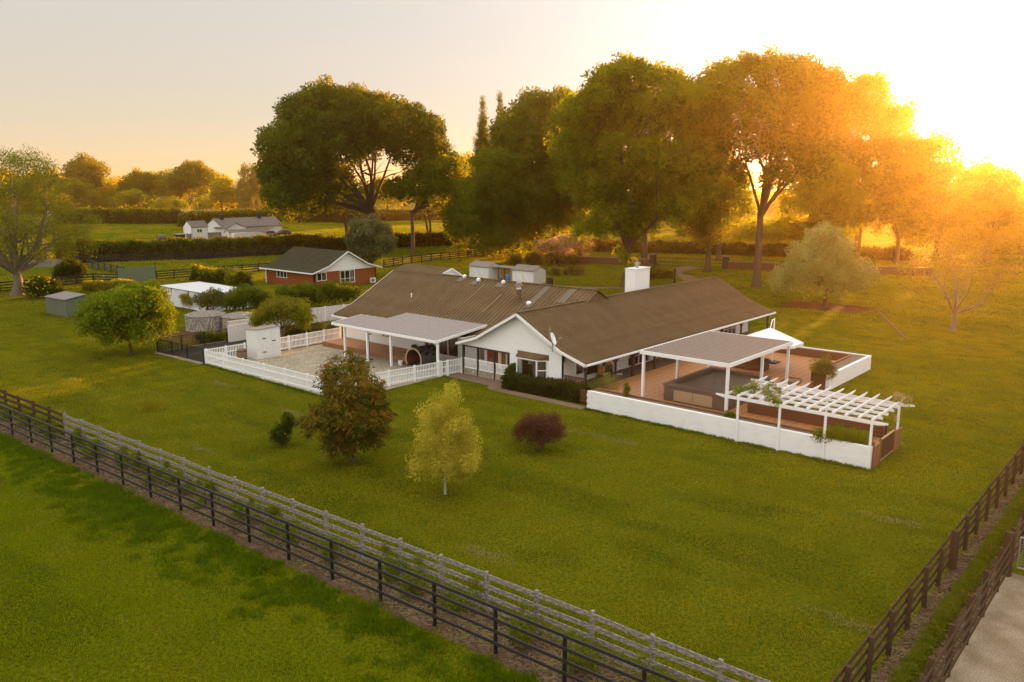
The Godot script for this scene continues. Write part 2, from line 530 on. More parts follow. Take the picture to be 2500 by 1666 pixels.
# trunk with limbs that reach into the lobes
var kinky := false
func wood(parent: Node3D, lobes: Array, r0: float, fork: float, m: Material, lean := Vector3.ZERO, limbs := 7, stems := 1) -> void:
	var top := 0.0
	for lb in lobes: top = maxf(top, lb[0].y)
	var ends := []
	for k in stems:
		var sp := Vector3(rng.randf_range(-.5, .5), 0, rng.randf_range(-.5, .5)) * r0 * (3.0 if stems > 1 else 0.0)
		var st := mb()
		var f := Vector3(0, fork, 0) + lean * fork + sp * 1.6
		var rr := r0 / sqrt(float(stems))
		tube(st, [sp * .4 + Vector3(0, -.05, 0), sp * .5 + Vector3(0, r0 * 1.2, 0), sp + Vector3(rr * .25, fork * .5, 0) + lean * fork * .45, f], [rr * 1.55, rr * 1.05, rr * .86, rr * .72], 9)
		own("trunk", st, m, parent)
		ends.append([f, rr * .72])
	var order := lobes.duplicate()
	order.sort_custom(func(a, b): return a[1] > b[1])
	for i in mini(limbs, order.size()):
		var goal: Vector3 = order[i][0]
		var e: Array = ends[i % ends.size()]
		var from: Vector3 = e[0] - Vector3(0, fork * rng.randf_range(.0, .12), 0)
		var q := from.lerp(goal, .45) + Vector3(rng.randfn(), 0, rng.randfn()) * from.distance_to(goal) * .08 + Vector3(0, -.06, 0) * from.distance_to(goal)
		var er: float = e[1] * rng.randf_range(.5, .72)
		var st2 := mb()
		tube(st2, [from, from.lerp(q, .5), q, goal], [er, er * .8, er * .58, er * .12], 6)
		var tips := [q, goal, q.lerp(goal, .5)]
		for j in (7 if kinky else 4):
			var s0: Vector3 = tips[j % 3]
			var t0: Vector3 = s0 + Vector3(rng.randfn(), rng.randf_range(.0, 1.0), rng.randfn()).normalized() * order[i][1] * .9
			tube(st2, [s0, s0.lerp(t0, .5) + Vector3(0, .04, 0) * order[i][1], t0], [er * .3, er * .18, er * .05], 4)
		own("limb", st2, m, parent)

# lobes given as [right, up, radius] seen from the lawn's near corner, spread in depth too
func spread(at: Vector3, l: Array, deep: float, twice := true) -> Array:
	var f := Vector3(at.x + 39.8, 0, at.z - 39.07).normalized()
	var rt := Vector3(-f.z, 0, f.x)
	var half := 0.1
	for q in l: half = maxf(half, absf(q[0]))
	var out := []
	for q in l:
		var room := half * deep * sqrt(maxf(.05, 1.0 - pow(q[0] / (half * 1.15), 2.0)))
		var d := rng.randf_range(.15, .85) * room
		out.append([rt * q[0] + Vector3(0, q[1], 0) + f * d, q[2] * grow])
		if twice: out.append([rt * (q[0] * .92) + Vector3(0, q[1] * .97, 0) - f * rng.randf_range(.1, .8) * room, q[2] * .94 * grow])
	return out

func tree(called: String, label: String, category: String, u: float, v: float, l: Array, kind: String, mats: Array, s: float, trunk: Array, bark: Material, group := "", deep := .8, dens := 1.2, fill := .62) -> Node3D:
	rng.seed = hash(label)
	var t := thing(called, label, category, P(u, 0, v), group)
	var lobes := spread(t.position, l, deep)
	if trunk.size(): wood(t, lobes, trunk[0], trunk[1], bark, Vector3.ZERO, int(trunk[2]), int(trunk[3]) if trunk.size() > 3 else 1)
	foliage(t, lobes, kind, mats, s, dens, fill)
	return t

func hedge(called: String, label: String, a: Vector2, b: Vector2, width: float, h: float, s: float, mats: Array, group := "", ragged := .12) -> Node3D:
	rng.seed = hash(label)
	var t := thing(called, label, "hedge", P((a.x + b.x) / 2, 0, (a.y + b.y) / 2), group)
	var n2 := (b - a).normalized()
	var dir := Vector3(n2.x, 0, -n2.y)
	var side := dir.cross(Vector3.UP)
	var length := a.distance_to(b)
	var core := mb()
	bx(core, Vector3(0, h * .44, 0), Vector3(maxf(.05, width - s * 1.1), h * .86, length - s * .6), Basis(side, Vector3.UP, side.cross(Vector3.UP)))
	own("branches", core, M.twig, t)
	var lists := []
	for m in mats: lists.append([])
	var area := length * (2.0 * h + width) + 2 * width * h
	for i in int(area / (s * s) * 1.9):
		var q := rng.randf() * (2.0 * h + width)
		var l := rng.randf_range(-.5, .5) * length
		var x := 0.0
		var y := 0.0
		if q < h:
			x = -width / 2
			y = q
		elif q < h + width:
			x = q - h - width / 2
			y = h
		else:
			x = width / 2
			y = q - h - width
		if rng.randf() < 2 * width * h / area:
			l = length / 2 * signf(l)
			x = rng.randf_range(-.5, .5) * width
			y = rng.randf() * h
		var c := dir * l + side * x * (1.0 - s * .5 / width) + Vector3.UP * (y - s * .4) + Vector3(rng.randfn(), rng.randfn(), rng.randfn()) * s * ragged
		c.y += .10 * h * ragged * 8.0 * sin(l * 1.3) * sin(l * .37 + 1.0) * (1.0 if y > h * .8 else 0.0)
		if c.y < .02: c.y = .05
		var pick := 0
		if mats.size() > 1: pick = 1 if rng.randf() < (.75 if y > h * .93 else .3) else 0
		lists[pick].append(Transform3D(turned(s), c))
	for i in mats.size():
		if lists[i].size(): scatter("foliage", clump("broad", mats[i]), lists[i], t)
	return t

# ---------- grass ----------
func tuft(count: int, size: float, h: float, w: float, seed_: int, m: Material) -> Mesh:
	var r := RandomNumberGenerator.new()
	r.seed = seed_
	var st := mb()
	for i in count:
		var c := Vector3(r.randf_range(-.5, .5) * size, -.01, r.randf_range(-.5, .5) * size)
		var a := r.randf() * TAU
		var side := Vector3(cos(a), 0, sin(a)) * w * r.randf_range(.6, 1.4)
		var tip := c + Vector3(r.randfn() * .35, r.randf_range(.5, 1.2), r.randfn() * .35) * h
		tri(st, c - side, c + side, tip)
	st.set_material(m)
	return st.commit()

func grass(called: String, label: String, cells: Array, step: float, meshes: Array, keep: Callable, tone: FastNoiseLite) -> void:
	var t := Node3D.new()
	t.name = numbered(called, self)
	add_child(t)
	tag(t, label, "grass", "", "stuff")
	var lists := []
	for m in meshes: lists.append([])
	for c in cells:
		var nu := int((c[1] - c[0]) / step)
		var nv := int((c[3] - c[2]) / step)
		for i in nu:
			for j in nv:
				var u: float = c[0] + (i + rng.randf()) * step
				var v: float = c[2] + (j + rng.randf()) * step
				if not keep.call(u, v): continue
				var q := tone.get_noise_2d(u * 1.6, v * .35) + .5 * tone.get_noise_2d(u * .4 + 90, v * .3) + rng.randf_range(-.2, .2) + .26 * sin(u * 3.6 + 2.0 * tone.get_noise_2d(u * .2, v * .2))
				var k := clampi(int((q + .45) / .9 * meshes.size()), 0, meshes.size() - 1)
				lists[k].append(Transform3D(Basis(Vector3.UP, rng.randf() * TAU).scaled(Vector3(1, rng.randf_range(.6, 1.25) + (.7 if rng.randf() < .08 else 0.0), 1)), P(u, 0, v)))
	for i in meshes.size():
		if lists[i].size(): scatter("blades", meshes[i], lists[i], t)

func inside(u: float, v: float, q: Array) -> bool:
	return u > q[0] and u < q[1] and v > q[2] and v < q[3]

func strip_edge(v: float) -> float:
	return -24.6 + (12.8 - v) * .0494

var grow := 1.0
const BUILT := [[-10.5, 2.2, .2, 16.5], [-10.7, 0, 16, 23], [-1.7, 20.2, -21.4, -7], [-2.0, 3, -28.5, -20], [-.6, 27.2, -11, .4], [1, 16, 0, 17], [-2.4, .2, -12.4, .5], [20.5, 31.5, 46.3, 58], [42, 47.5, 27, 42], [-6, 3, 22.6, 32], [2, 8, 38, 51]]

func on_lawn(u: float, v: float) -> bool:
	if u < strip_edge(v) + .15 or v < -33.2: return false
	for q in BUILT:
		if inside(u, v, q): return false
	if inside(u, v, [45, 50.5, -12.7, -3]): return false
	return absf(v - drive_v(u)) > 1.7 or u < 41 or u > 78

func drive_v(u: float) -> float:
	return 22.5 - 9.0 * sin(clampf((u - 44.0) / 24.0, 0, 1) * PI) + maxf(0, u - 66.0) * .2

# ---------- sky ----------
func sky_panorama() -> ImageTexture:
	var w := 768
	var h := 384
	var im := Image.create(w, h, false, Image.FORMAT_RGBF)
	var k := 1.0 / EXPOSURE
	for y in h:
		var up := (0.5 - (y + 0.5) / h) * PI
		var el := rad_to_deg(up)
		for x in w:
			var az := ((x + 0.5) / w - 0.5) * TAU
			var d := Vector3(-sin(az) * cos(up), sin(up), cos(az) * cos(up))
			var ang := rad_to_deg(acos(clampf(d.dot(SUN_TO), -1, 1)))
			var e := clampf(el, 0, 90)
			var low := exp(-e / 5.0)
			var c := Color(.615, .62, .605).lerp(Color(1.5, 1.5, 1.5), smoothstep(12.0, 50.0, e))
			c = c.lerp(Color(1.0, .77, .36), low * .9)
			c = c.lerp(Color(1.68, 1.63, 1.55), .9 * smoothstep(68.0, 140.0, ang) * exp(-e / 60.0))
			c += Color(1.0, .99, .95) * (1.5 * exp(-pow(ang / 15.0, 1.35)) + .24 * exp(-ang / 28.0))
			c += Color(1.0, .84, .52) * (7.0 * exp(-ang / 2.4) + 40.0 * exp(-pow(ang / .9, 2.0)))
			im.set_pixel(x, y, Color(c.r * k, c.g * k, c.b * k))
	return ImageTexture.create_from_image(im)

func _ready() -> void:
	rng.seed = 11
	var cam := Camera3D.new()
	cam.name = "camera"
	cam.position = P(-39.816, 13.0, -39.065)
	cam.rotation_degrees = Vector3(-10.889, -49.04, 0)
	cam.fov = 45.407
	cam.far = 8000.0
	cam.near = 0.1
	add_child(cam)
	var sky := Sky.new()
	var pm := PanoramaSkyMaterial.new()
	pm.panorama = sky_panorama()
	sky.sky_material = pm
	var env := Environment.new()
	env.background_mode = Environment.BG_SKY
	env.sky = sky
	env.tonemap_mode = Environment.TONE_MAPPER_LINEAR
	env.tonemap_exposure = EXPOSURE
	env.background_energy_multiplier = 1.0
	env.sdfgi_enabled = true
	env.ssao_enabled = true
	env.ssil_enabled = true
	env.volumetric_fog_enabled = true
	env.volumetric_fog_density = 0.00027
	env.volumetric_fog_albedo = Color(1.0, .80, .50)
	env.volumetric_fog_anisotropy = 0.8
	env.volumetric_fog_length = 400.0
	var we := WorldEnvironment.new()
	we.name = "environment"
	we.environment = env
	add_child(we)
	var sun := DirectionalLight3D.new()
	sun.name = "sun"
	add_child(sun)
	sun.look_at_from_position(Vector3.ZERO, -SUN_TO, Vector3.UP)
	sun.light_color = Color(1.0, .73, .40)
	sun.light_energy = 1.6
	sun.light_angular_distance = 0.5
	sun.shadow_enabled = true
	materials()
	setting()
	ranch_house()
	patio()
	deck_area()
	near_fences()
	outbuildings()
	far_place()
	trees()
	lawns()

# ---------- the setting ----------
func setting() -> void:
	var gp := mb()
	quad(gp, Vector3(-1500, 0, 1500), Vector3(1500, 0, 1500), Vector3(1500, 0, -1500), Vector3(-1500, 0, -1500))
	struct("ground", gp, M.field)
	sheet("soil_bed", [Vector2(-27.5, 34), Vector2(-25.6, 34), Vector2(strip_edge(20), 20), Vector2(strip_edge(-50), -50), Vector2(-23.4, -50), Vector2(-24.6, -25.6), Vector2(-26.2, 7.7)], .004, M.soil)
	sheet("soil_bed", [Vector2(-22, -33.4), Vector2(-22, -34.9), Vector2(75, -34.7), Vector2(75, -33.0)], .008, M.soil)
	sheet("gravel_track", [Vector2(-34, -34.9), Vector2(-34, -52), Vector2(-9.2, -52), Vector2(-9.2, -34.9)], .004, M.gravel)
	sheet("patio_paving", [Vector2(-10.3, .4), Vector2(-10.3, 16.3), Vector2(2.1, 16.3), Vector2(2.1, .4)], .012, M.concrete)
	sheet("gravel_yard", [Vector2(-10.7, 16.32), Vector2(-10.7, 22.9), Vector2(-4.9, 22.9), Vector2(-4.4, 16.32)], .008, M.dark_gravel)
	sheet("garden_soil", [Vector2(-4.39, 16.32), Vector2(-4.89, 22.88), Vector2(2, 27), Vector2(16, 26), Vector2(16, 16.5), Vector2(2.2, 16.32)], .006, M.dark_gravel)
	sheet("garden_soil", [Vector2(-8, 23.2), Vector2(-8, 31), Vector2(2, 32), Vector2(0, 23.2)], .004, M.mulch)
	sheet("garden_path", [Vector2(-1.45, .35), Vector2(-.05, .35), Vector2(-.05, -4.3), Vector2(-.4, -4.9), Vector2(-1.5, -4.9), Vector2(-1.5, -12), Vector2(-2.2, -12), Vector2(-2.3, -4.9), Vector2(-2.1, -4.2), Vector2(-1.5, -3.8)], .01, M.path)
	var dr := []
	for i in 21: dr.append(Vector2(43 + i * 1.8, drive_v(43 + i * 1.8) + 1.6))
	for i in 21: dr.append(Vector2(43 + (20 - i) * 1.8, drive_v(43 + (20 - i) * 1.8) - 1.6))
	sheet("driveway", dr, .006, M.driveway)
	sheet("yard_path", [Vector2(16, 18), Vector2(16, 30), Vector2(43, 28), Vector2(44.5, 24), Vector2(44.5, 20), Vector2(28, 18)], .005, M.driveway)
	sheet("mulch_bed", [Vector2(46, -3.4), Vector2(45.4, -11), Vector2(48, -12.4), Vector2(50.3, -12), Vector2(50.4, -3.4)], .02, M.mulch)
	sheet("country_road", [Vector2(84, 149.5), Vector2(112, 152.5), Vector2(150, 150), Vector2(150, 147), Vector2(112, 148.6), Vector2(84, 145.6)], .006, M.gravel)

# ---------- the white ranch house ----------
func ranch_house() -> void:
	var t := thing("ranch_house", "long white ranch house with brown ribbed roofs and a white front gable", "house", P(8, 0, -2))
	# walls of the gable wing
	var fl := mb()
	ub(fl, .15, 26.4, .02, .45, -1.9, -8.7)
	ub(fl, 2.15, 15, .02, .44, -1.9, 15.6)
	put("floor", fl, M.floor_in, t)
	var st := mb()
	wall(st, P(0, 0, -4.3), P(0, 0, -1), 4.5, 2.05, .16, [Rect2(.95, .62, 2.1, 1.38)])
	gable(st, P(0, 0, 0), P(0, 0, -1), [Vector2(-.05, 2.28), Vector2(1.7, 2.79), Vector2(5.3, 4.77), Vector2(8.8, 2.82)], 2.05, .16)
	put("gable_wall", st, M.white, t)
	var side := [Rect2(1.2, .95, 1.0, .95), Rect2(2.3, .7, 1.6, 1.2), Rect2(4.1, 1.0, .7, .75), Rect2(7.3, .46, 2.9, 1.5), Rect2(13, .9, 2.4, 1.0), Rect2(17.5, .46, 2.6, 1.5), Rect2(21, .46, 3.0, 1.5)]
	st = mb()
	wall(st, P(0, 0, -8.8), P(1, 0, 0), 26.5, 2.72, .16, side)
	put("verandah_wall", st, M.white, t)
	st = mb()
	wall(st, P(26.5, 0, -8.8), P(0, 0, 1), 7.0, 2.7, .16, [])
	put("rear_wall", st, M.white, t)
	st = mb()
	gable(st, P(26.5, 0, -8.8), P(0, 0, 1), [Vector2(0, 2.82), Vector2(3.5, 4.75), Vector2(7.1, 2.8)], 2.7, .16)
	put("rear_gable", st, M.white, t)
	st = mb()
	wall(st, P(26.5, 0, -1.8), P(-1, 0, 0), 11.4, 2.7, .16, [])
	put("rear_wall", st, M.white, t)
	st = mb()
	ub(st, 3.6, 3.7, .46, 2.6, -4.6, -8.6)
	ub(st, .2, 3.58, .46, 2.3, -4.62, -4.7)
	put("added_room_wall", st, M.room, t)  # inner partitions added to darken the view through the bay window
	# recessed porch
	st = mb()
	wall(st, P(1.3, 0, 0), P(0, 0, -1), 4.14, 2.05, .14, [Rect2(.15, .75, .75, 1.2), Rect2(1.15, .42, .95, 1.6), Rect2(2.3, .42, 1.75, 1.6)])
	wall(st, P(1.3, 0, -4.3), P(-1, 0, 0), 1.14, 2.05, .14, [])
	put("porch_wall", st, M.white, t)
	st = mb()
	ub(st, 0.16, 1.3, 2.06, 2.1, 0, -4.3)
	put("porch_ceiling", st, M.white, t)
	st = mb()
	ub(st, -.08, 1.2, .02, .40, .1, -4.25)
	put("porch_step", st, M.concrete, t)
	st = mb()
	ub(st, 1.18, 1.24, .42, 2.0, -1.17, -2.08)
	ub(st, 1.14, 1.185, .75, 1.15, -1.42, -1.82)
	var fd := put("front_door", st, M.brick, t)
	st = mb()
	ub(st, 1.125, 1.145, .80, 1.10, -1.47, -1.77)
	put("door_panel", st, M.curtain, fd)
	st = mb()
	ub(st, 1.12, 1.18, 1.2, 1.24, -2.0, -1.9)
	put("handle", st, M.galv, fd)
	window(t, "window", P(1.3, 0, 0), P(0, 0, -1), Rect2(.15, .75, .75, 1.2), 1, M.trim, 0.0, M.curtain)
	window(t, "french_doors", P(1.3, 0, 0), P(0, 0, -1), Rect2(2.3, .42, 1.75, 1.6), 3, M.trim, 0.0, M.curtain)
	for i in side.size():
		window(t, "french_doors" if side[i].position.y < .5 else "window", P(0, 0, -8.8), P(1, 0, 0), side[i], [1, 1, 1, 4, 2, 3, 4][i], M.trim, .45 if side[i].position.y < .5 else 0.0, M.curtain if i in [3, 5, 6] else null)
	# posts and beams under the porch and along the verandah
	for v in [-.06, -1.44, -3.0]:
		st = mb()
		ub(st, -.1, 0.06, 0, 2.0, v - .06, v + .06)
		put("porch_post", st, M.dark_wood, t)
	st = mb()
	ub(st, -.06, .06, 1.96, 2.04, .05, -4.3)
	put("porch_beam", st, M.dark_wood, t)
	for p in [[0, .13], [3.3, .11], [5.3, .2], [8.1, .12], [11.2, .12], [14.6, .12], [18, .12], [21.4, .12], [26.4, .13]]:
		st = mb()
		ub(st, p[0] - p[1] / 2, p[0] + p[1] / 2, .42, 2.02, -10.42, -10.42 - p[1])
		for sgn in [-1.0, 1.0]: beam(st, P(p[0] + sgn * .05, 1.72, -10.48), P(p[0] + sgn * .42, 2.02, -10.48), .06, .07)
		put("verandah_post", st, M.dark_wood, t)
	st = mb()
	ub(st, -.1, 26.6, 2.02, 2.16, -10.42, -10.54)
	put("verandah_beam", st, M.dark_wood, t)
	st = mb()
	ub(st, -.1, 26.6, .02, .46, -8.82, -10.62)
	put("verandah_floor", st, M.stone_b, t)
	# bay window
	var bay := mb()
	ub(bay, -.42, 0, .50, .62, -5.25, -7.15)
	var bw := put("bay_window", bay, M.trim, t)
	st = mb()
	var bp := [P(0, 0, -5.1), P(-.42, 0, -5.3), P(-.42, 0, -6.95), P(0, 0, -7.5)]
	for i in 3:
		var a: Vector3 = bp[i]
		var b: Vector3 = bp[i + 1]
		for y in [.62, 1.93]: beam(st, a + Vector3.UP * y, b + Vector3.UP * y, .07, .08)
		if i == 2: beam(st, a + Vector3.UP * 1.3, b + Vector3.UP * 1.3, .06, .06)
	for p in bp: beam(st, p + Vector3.UP * .6, p + Vector3.UP * 1.96, .08, .08)
	put("frame", st, M.trim, bw)
	for i in 3:
		st = mb()
		var dirb: Vector3 = (bp[i + 1] - bp[i]).normalized()
		bx(st, (bp[i] + bp[i + 1]) / 2 + Vector3.UP * 1.275, Vector3(bp[i].distance_to(bp[i + 1]) - .08, 1.23, .008), Basis(dirb, Vector3.UP, dirb.cross(Vector3.UP)))
		put("pane", st, M.glass, bw)
	st = mb()
	for i in 3:
		var a: Vector3 = bp[i] + (bp[i] - P(0, 0, -6.3)).normalized() * .12
		var b: Vector3 = bp[i + 1] + (bp[i + 1] - P(0, 0, -6.3)).normalized() * .12
		var lo := Vector3.UP * 1.985
		var a2 := a.lerp(P(0.0, 0, a.z * -1.0), .85) + Vector3.UP * 2.33
		var b2 := b.lerp(P(0.0, 0, b.z * -1.0), .85) + Vector3.UP * 2.33
		hexa(st, [a + lo, b + lo, b2 - Vector3.UP * .32, a2 - Vector3.UP * .32, a + lo + Vector3.UP * .05, b + lo + Vector3.UP * .05, b2, a2])
	put("bay_roof", st, M.roof, bw)
	st = mb()
	ub(st, .12, .16, .62, 2.0, -6.2, -7.15)
	put("blind", st, M.curtain, bw)
	# roofs
	st = mb()
	var a_sec := [Vector2(.2, 2.25), Vector2(-1.7, 2.85), Vector2(-5.3, 4.83), Vector2(-8.9, 2.85), Vector2(-10.8, 2.25)]
	roof_sheet(st, P(-.5, .02, 0), P(1, 0, 0), P(0, 0, 1), 27.5, a_sec, .3, .09)
	put("roof", st, M.roof, t)
	st = mb()
	roof_sheet(st, P(0, .03, -5.6), P(0, 0, 1), P(1, 0, 0), 22.1, [Vector2(1.3, 2.25), Vector2(3.2, 2.85), Vector2(8.2, 5.45), Vector2(13.2, 2.85), Vector2(15.1, 2.25)], .36, .09)
	roof_sheet(st, P(0, .05, 10.8), P(0, 0, 1), P(1, 0, 0), 5.7, [Vector2(8.0, 5.38), Vector2(9.7, 5.86), Vector2(13.4, 3.9)], .3, .055)
	put("roof", st, M.roof, t)
	st = mb()
	gable(st, P(0, 0, -5.5), P(1, 0, 0), [Vector2(5.6, 4.1), Vector2(8.2, 5.43), Vector2(10.8, 4.1)], 3.6, .1)
	beam(st, P(3.25, 2.93, 10.35), P(8.15, 5.49, 10.35), .12, .1)
	beam(st, P(-.5, 4.9, -5.3), P(26.95, 4.9, -5.3), .28, .05)
	beam(st, P(8.2, 5.53, -5.6), P(8.2, 5.53, 10.7), .28, .05)
	put("ridge_cap", st, M.roof, t)
	st = mb()
	gable(st, P(0, 0, 10.85), P(1, 0, 0), [Vector2(8.1, 5.37), Vector2(9.7, 5.8), Vector2(12.6, 4.3)], 3.6, .1)
	put("raised_gable", st, M.white, t)
	st = mb()
	gable(st, P(0, 0, 15.7), P(1, 0, 0), [Vector2(1.9, 2.4), Vector2(3.2, 2.8), Vector2(8.2, 5.38), Vector2(13.2, 2.8)], 0.0, .15)
	put("end_gable", st, M.white, t)
	st = mb()
	wall(st, P(2.0, 0, 15.7), P(0, 0, -1), 15.6, 2.5, .15, [Rect2(4.5, .95, .55, 1.1), Rect2(5.2, .95, .5, 1.1), Rect2(9.6, .42, 1.1, 1.7), Rect2(11.0, .42, 2.3, 1.7)])
	put("back_wing_wall", st, M.white, t)
	for r in [Rect2(4.5, .95, .55, 1.1), Rect2(5.2, .95, .5, 1.1), Rect2(9.6, .42, 1.1, 1.7), Rect2(11.0, .42, 2.3, 1.7)]:
		window(t, "window" if r.size.y < 1.5 else "sliding_door", P(2.0, 0, 15.7), P(0, 0, -1), r, 1 if r.size.x < .8 else 2, M.trim, 0.0, M.curtain if r.size.y > 1.5 else null)
	# fascias, barges, gutters
	st = mb()
	var bar := func(a: Vector3, b: Vector3, h: float): beam(st, a, b, .05, h)
	for k in 4: bar.call(P(-.53, a_sec[k].y - .07, a_sec[k].x), P(-.53, a_sec[k + 1].y - .07, a_sec[k + 1].x), .17)
	for k in 4: bar.call(P(27.03, a_sec[k].y - .07, a_sec[k].x), P(27.03, a_sec[k + 1].y - .07, a_sec[k + 1].x), .17)
	bar.call(P(-.5, 2.17, -10.84), P(27.0, 2.17, -10.84), .15)
	bar.call(P(1.26, 2.17, .3), P(1.26, 2.17, 16.6), .14)
	for q in [[1.3, 2.2, 3.2, 2.8], [3.2, 2.8, 8.2, 5.4], [8.2, 5.4, 9.7, 5.8]]: bar.call(P(q[0], q[1], 16.62), P(q[2], q[3], 16.62), .15)
	for q in [[8.6, 5.50, 9.7, 5.83], [9.7, 5.83, 12.4, 4.36]]: bar.call(P(q[0], q[1], 10.76), P(q[2], q[3], 10.76), .16)
	put("fascia", st, M.trim, t)
	st = mb()
	ub(st, -.5, 27.0, 2.16, 2.26, -10.87, -10.97)
	put("gutter", st, M.trim, t)
	# roof fittings
	st = mb()
	ub(st, 14.5, 16.6, 3.0, 6.45, -3.75, -4.7)
	var ch := put("chimney", st, M.white, t)
	st = mb()
	ub(st, 14.45, 16.65, 6.45, 6.5, -3.7, -4.75)
	put("cap", st, M.trim, ch)
	st = mb()
	lathe(st, P(15.5, 6.5, -4.2), [Vector2(.14, 0), Vector2(.14, .22), Vector2(.24, .25), Vector2(.24, .42), Vector2(0, .46)], 12)
	put("cowl", st, M.galv, ch)
	st = mb()
	lathe(st, P(5.95, 4.0, 0), [Vector2(.26, .1), Vector2(.2, .5), Vector2(.17, .5), Vector2(.17, 1.35)], 14)
	var flue := put("flue", st, M.roof, t)
	st = mb()
	lathe(st, P(5.95, 5.35, 0), [Vector2(.2, 0), Vector2(.14, .12), Vector2(.14, .22), Vector2(.24, .25), Vector2(.24, .34), Vector2(.15, .38), Vector2(.22, .42), Vector2(.22, .52), Vector2(0, .56)], 14)
	put("cowl", st, M.galv, flue)
	for p in [[7.75, 7.8, 5.2], [7.5, 6.0, 5.08], [7.55, 3.35, 5.1]]:
		st = mb()
		bx(st, P(p[0], p[2] + .1, p[1]), Vector3(.55, .1, .6), Basis(Vector3.BACK, .48))
		var vent := put("roof_vent", st, M.roof_flash, t)
		st = mb()
		lathe(st, P(p[0] + .35, p[2] + .2, p[1] - .1), [Vector2(.16, 0), Vector2(.18, .22), Vector2(0, .34)], 10)
		put("dome", st, M.trim, vent)
	for p in [[7.6, 4.9, 5.3], [6.6, 2.2, 4.8]]:
		st = mb()
		lathe(st, P(p[0], p[2] - .3, p[1]), [Vector2(.05, 0), Vector2(.05, .55), Vector2(0, .56)], 8)
		put("vent_pipe", st, M.copper, t)
	for q in [[5.5, 4.09, 8.0, 5.39, -1.15], [6.4, 4.56, 8.0, 5.39, -3.55]]:
		st = mb()
		beam(st, P(q[0], q[1] + .045, q[4]), P(q[2], q[3] + .045, q[4]), .62, .05)
		put("roof_flashing", st, M.roof_flash, t)
	for q in [[5.2, 3.94, 7.5, 5.14, 4.9], [4.4, 3.53, 6.6, 4.67, 2.2]]:
		st = mb()
		beam(st, P(q[0], q[1] + .05, q[4]), P(q[2], q[3] + .05, q[4]), .1, .03)
		put("rust_streak", st, M.copper, t)
	st = mb()
	lathe(st, P(6.0, 4.32, -.95), [Vector2(.22, .0), Vector2(.2, .12), Vector2(.12, .2), Vector2(0, .23)], 14)
	put("skylight_dome", st, M.trim, t)
	st = mb()
	lathe(st, P(5.1, 3.82, 10.9), [Vector2(.05, 0), Vector2(.05, .28), Vector2(.09, .3), Vector2(0, .36)], 8)
	put("vent_pipe", st, M.trim, t)
	# satellite dish and aerial on the barge
	st = mb()
	beam(st, P(-.6, 2.75, -8.35), P(-.6, 3.42, -8.35), .045, .045)
	beam(st, P(-.6, 3.0, -8.35), P(-.55, 3.0, -8.1), .04, .04)
	var dish := put("satellite_dish", st, M.galv, t)
	st = mb()
	var db := Basis(Vector3.UP, deg_to_rad(20)) * Basis(Vector3.RIGHT, deg_to_rad(-20))
	var dc := P(-.62, 3.55, -8.35)
	for k in 18:
		var a0 := TAU * k / 18
		var a1 := TAU * (k + 1) / 18
		var r0 := Vector3(cos(a0) * .34, sin(a0) * .42, .1)
		var r1 := Vector3(cos(a1) * .34, sin(a1) * .42, .1)
		tri(st, dc, dc + db * r0, dc + db * r1)
		quad(st, dc + db * r1, dc + db * r0, dc + db * (r0 - Vector3(0, 0, .03)), dc + db * (r1 - Vector3(0, 0, .03)))
		tri(st, dc + db * Vector3(0, 0, -.03), dc + db * (r1 - Vector3(0, 0, .03)), dc + db * (r0 - Vector3(0, 0, .03)))
	put("reflector", st, M.trim, dish)
	st = mb()
	beam(st, dc + db * Vector3(0, -.4, .1), dc + db * Vector3(0, -.08, .5), .03, .03)
	bx(st, dc + db * Vector3(0, -.06, .52), Vector3(.09, .09, .14), db)
	put("feed_arm", st, M.galv, dish)
	st = mb()
	beam(st, P(-.3, 3.0, -7.9), P(-.3, 4.25, -7.9), .03, .03)
	for k in 4: beam(st, P(-.45, 4.1 - k * .12, -7.9), P(-.15, 4.1 - k * .12, -7.9), .015, .015)
	put("aerial", st, M.galv, t)
	# things on the porch and the verandah
	var rail := thing("porch_railing", "white baluster railing across the front porch under the gable", "railing", P(-.02, 0, -1.5))
	for q in [[-.14, -1.36], [-1.52, -2.92], [-3.08, -4.25]]:
		var w: float = q[0] - q[1]
		for y in [.48, 1.14]:
			st = mb()
			ub(st, -.06, 0, y - .035, y + .035, q[0], q[1])
			put("rail", st, M.trim, rail)
		var n := int(w / .115)
		for k in n: piece("baluster", box_mesh(Vector3(.035, .6, .055)), M.trim, rail, Transform3D(Basis(), P(-.03, .81, q[0] - (k + .5) * w / n) - rail.position))
	var lamp := thing("floor_lamp", "tripod floor lamp standing inside the bay window", "lamp", P(.45, .62, -5.75))
	st = mb()
	for k in 3:
		var a := TAU * k / 3
		beam(st, Vector3(cos(a) * .24, 0, sin(a) * .24), Vector3(0, .85, 0), .025, .025)
	own("tripod", st, M.timber, lamp)
	st = mb()
	lathe(st, Vector3(0, .82, 0), [Vector2(.2, 0), Vector2(.16, .3)], 14)
	own("lamp_shade", st, M.blind, lamp)
	var gate := thing("verandah_gate", "brown slatted gate between gable wall and verandah corner post", "gate", P(0, 0, -9.6))
	for y in [.55, 1.22]:
		st = mb()
		ub(st, -.04, .04, y - .03, y + .03, -8.85, -10.35)
		put("rail", st, M.panel_brown, gate)
	for k in 13: piece("slat", box_mesh(Vector3(.03, .72, .07)), M.panel_brown, gate, Transform3D(Basis(), P(0, .88, -8.92 - k * .115) - gate.position))
	var pot := thing("plant_pot", "dark round pot on the verandah beside the yellow cushions", "pot", P(4.2, .46, -9.35))
	st = mb()
	lathe(st, Vector3.ZERO, [Vector2(.0, .01), Vector2(.2, .0), Vector2(.28, .3), Vector2(.24, .5), Vector2(.2, .46), Vector2(0, .44)], 16)
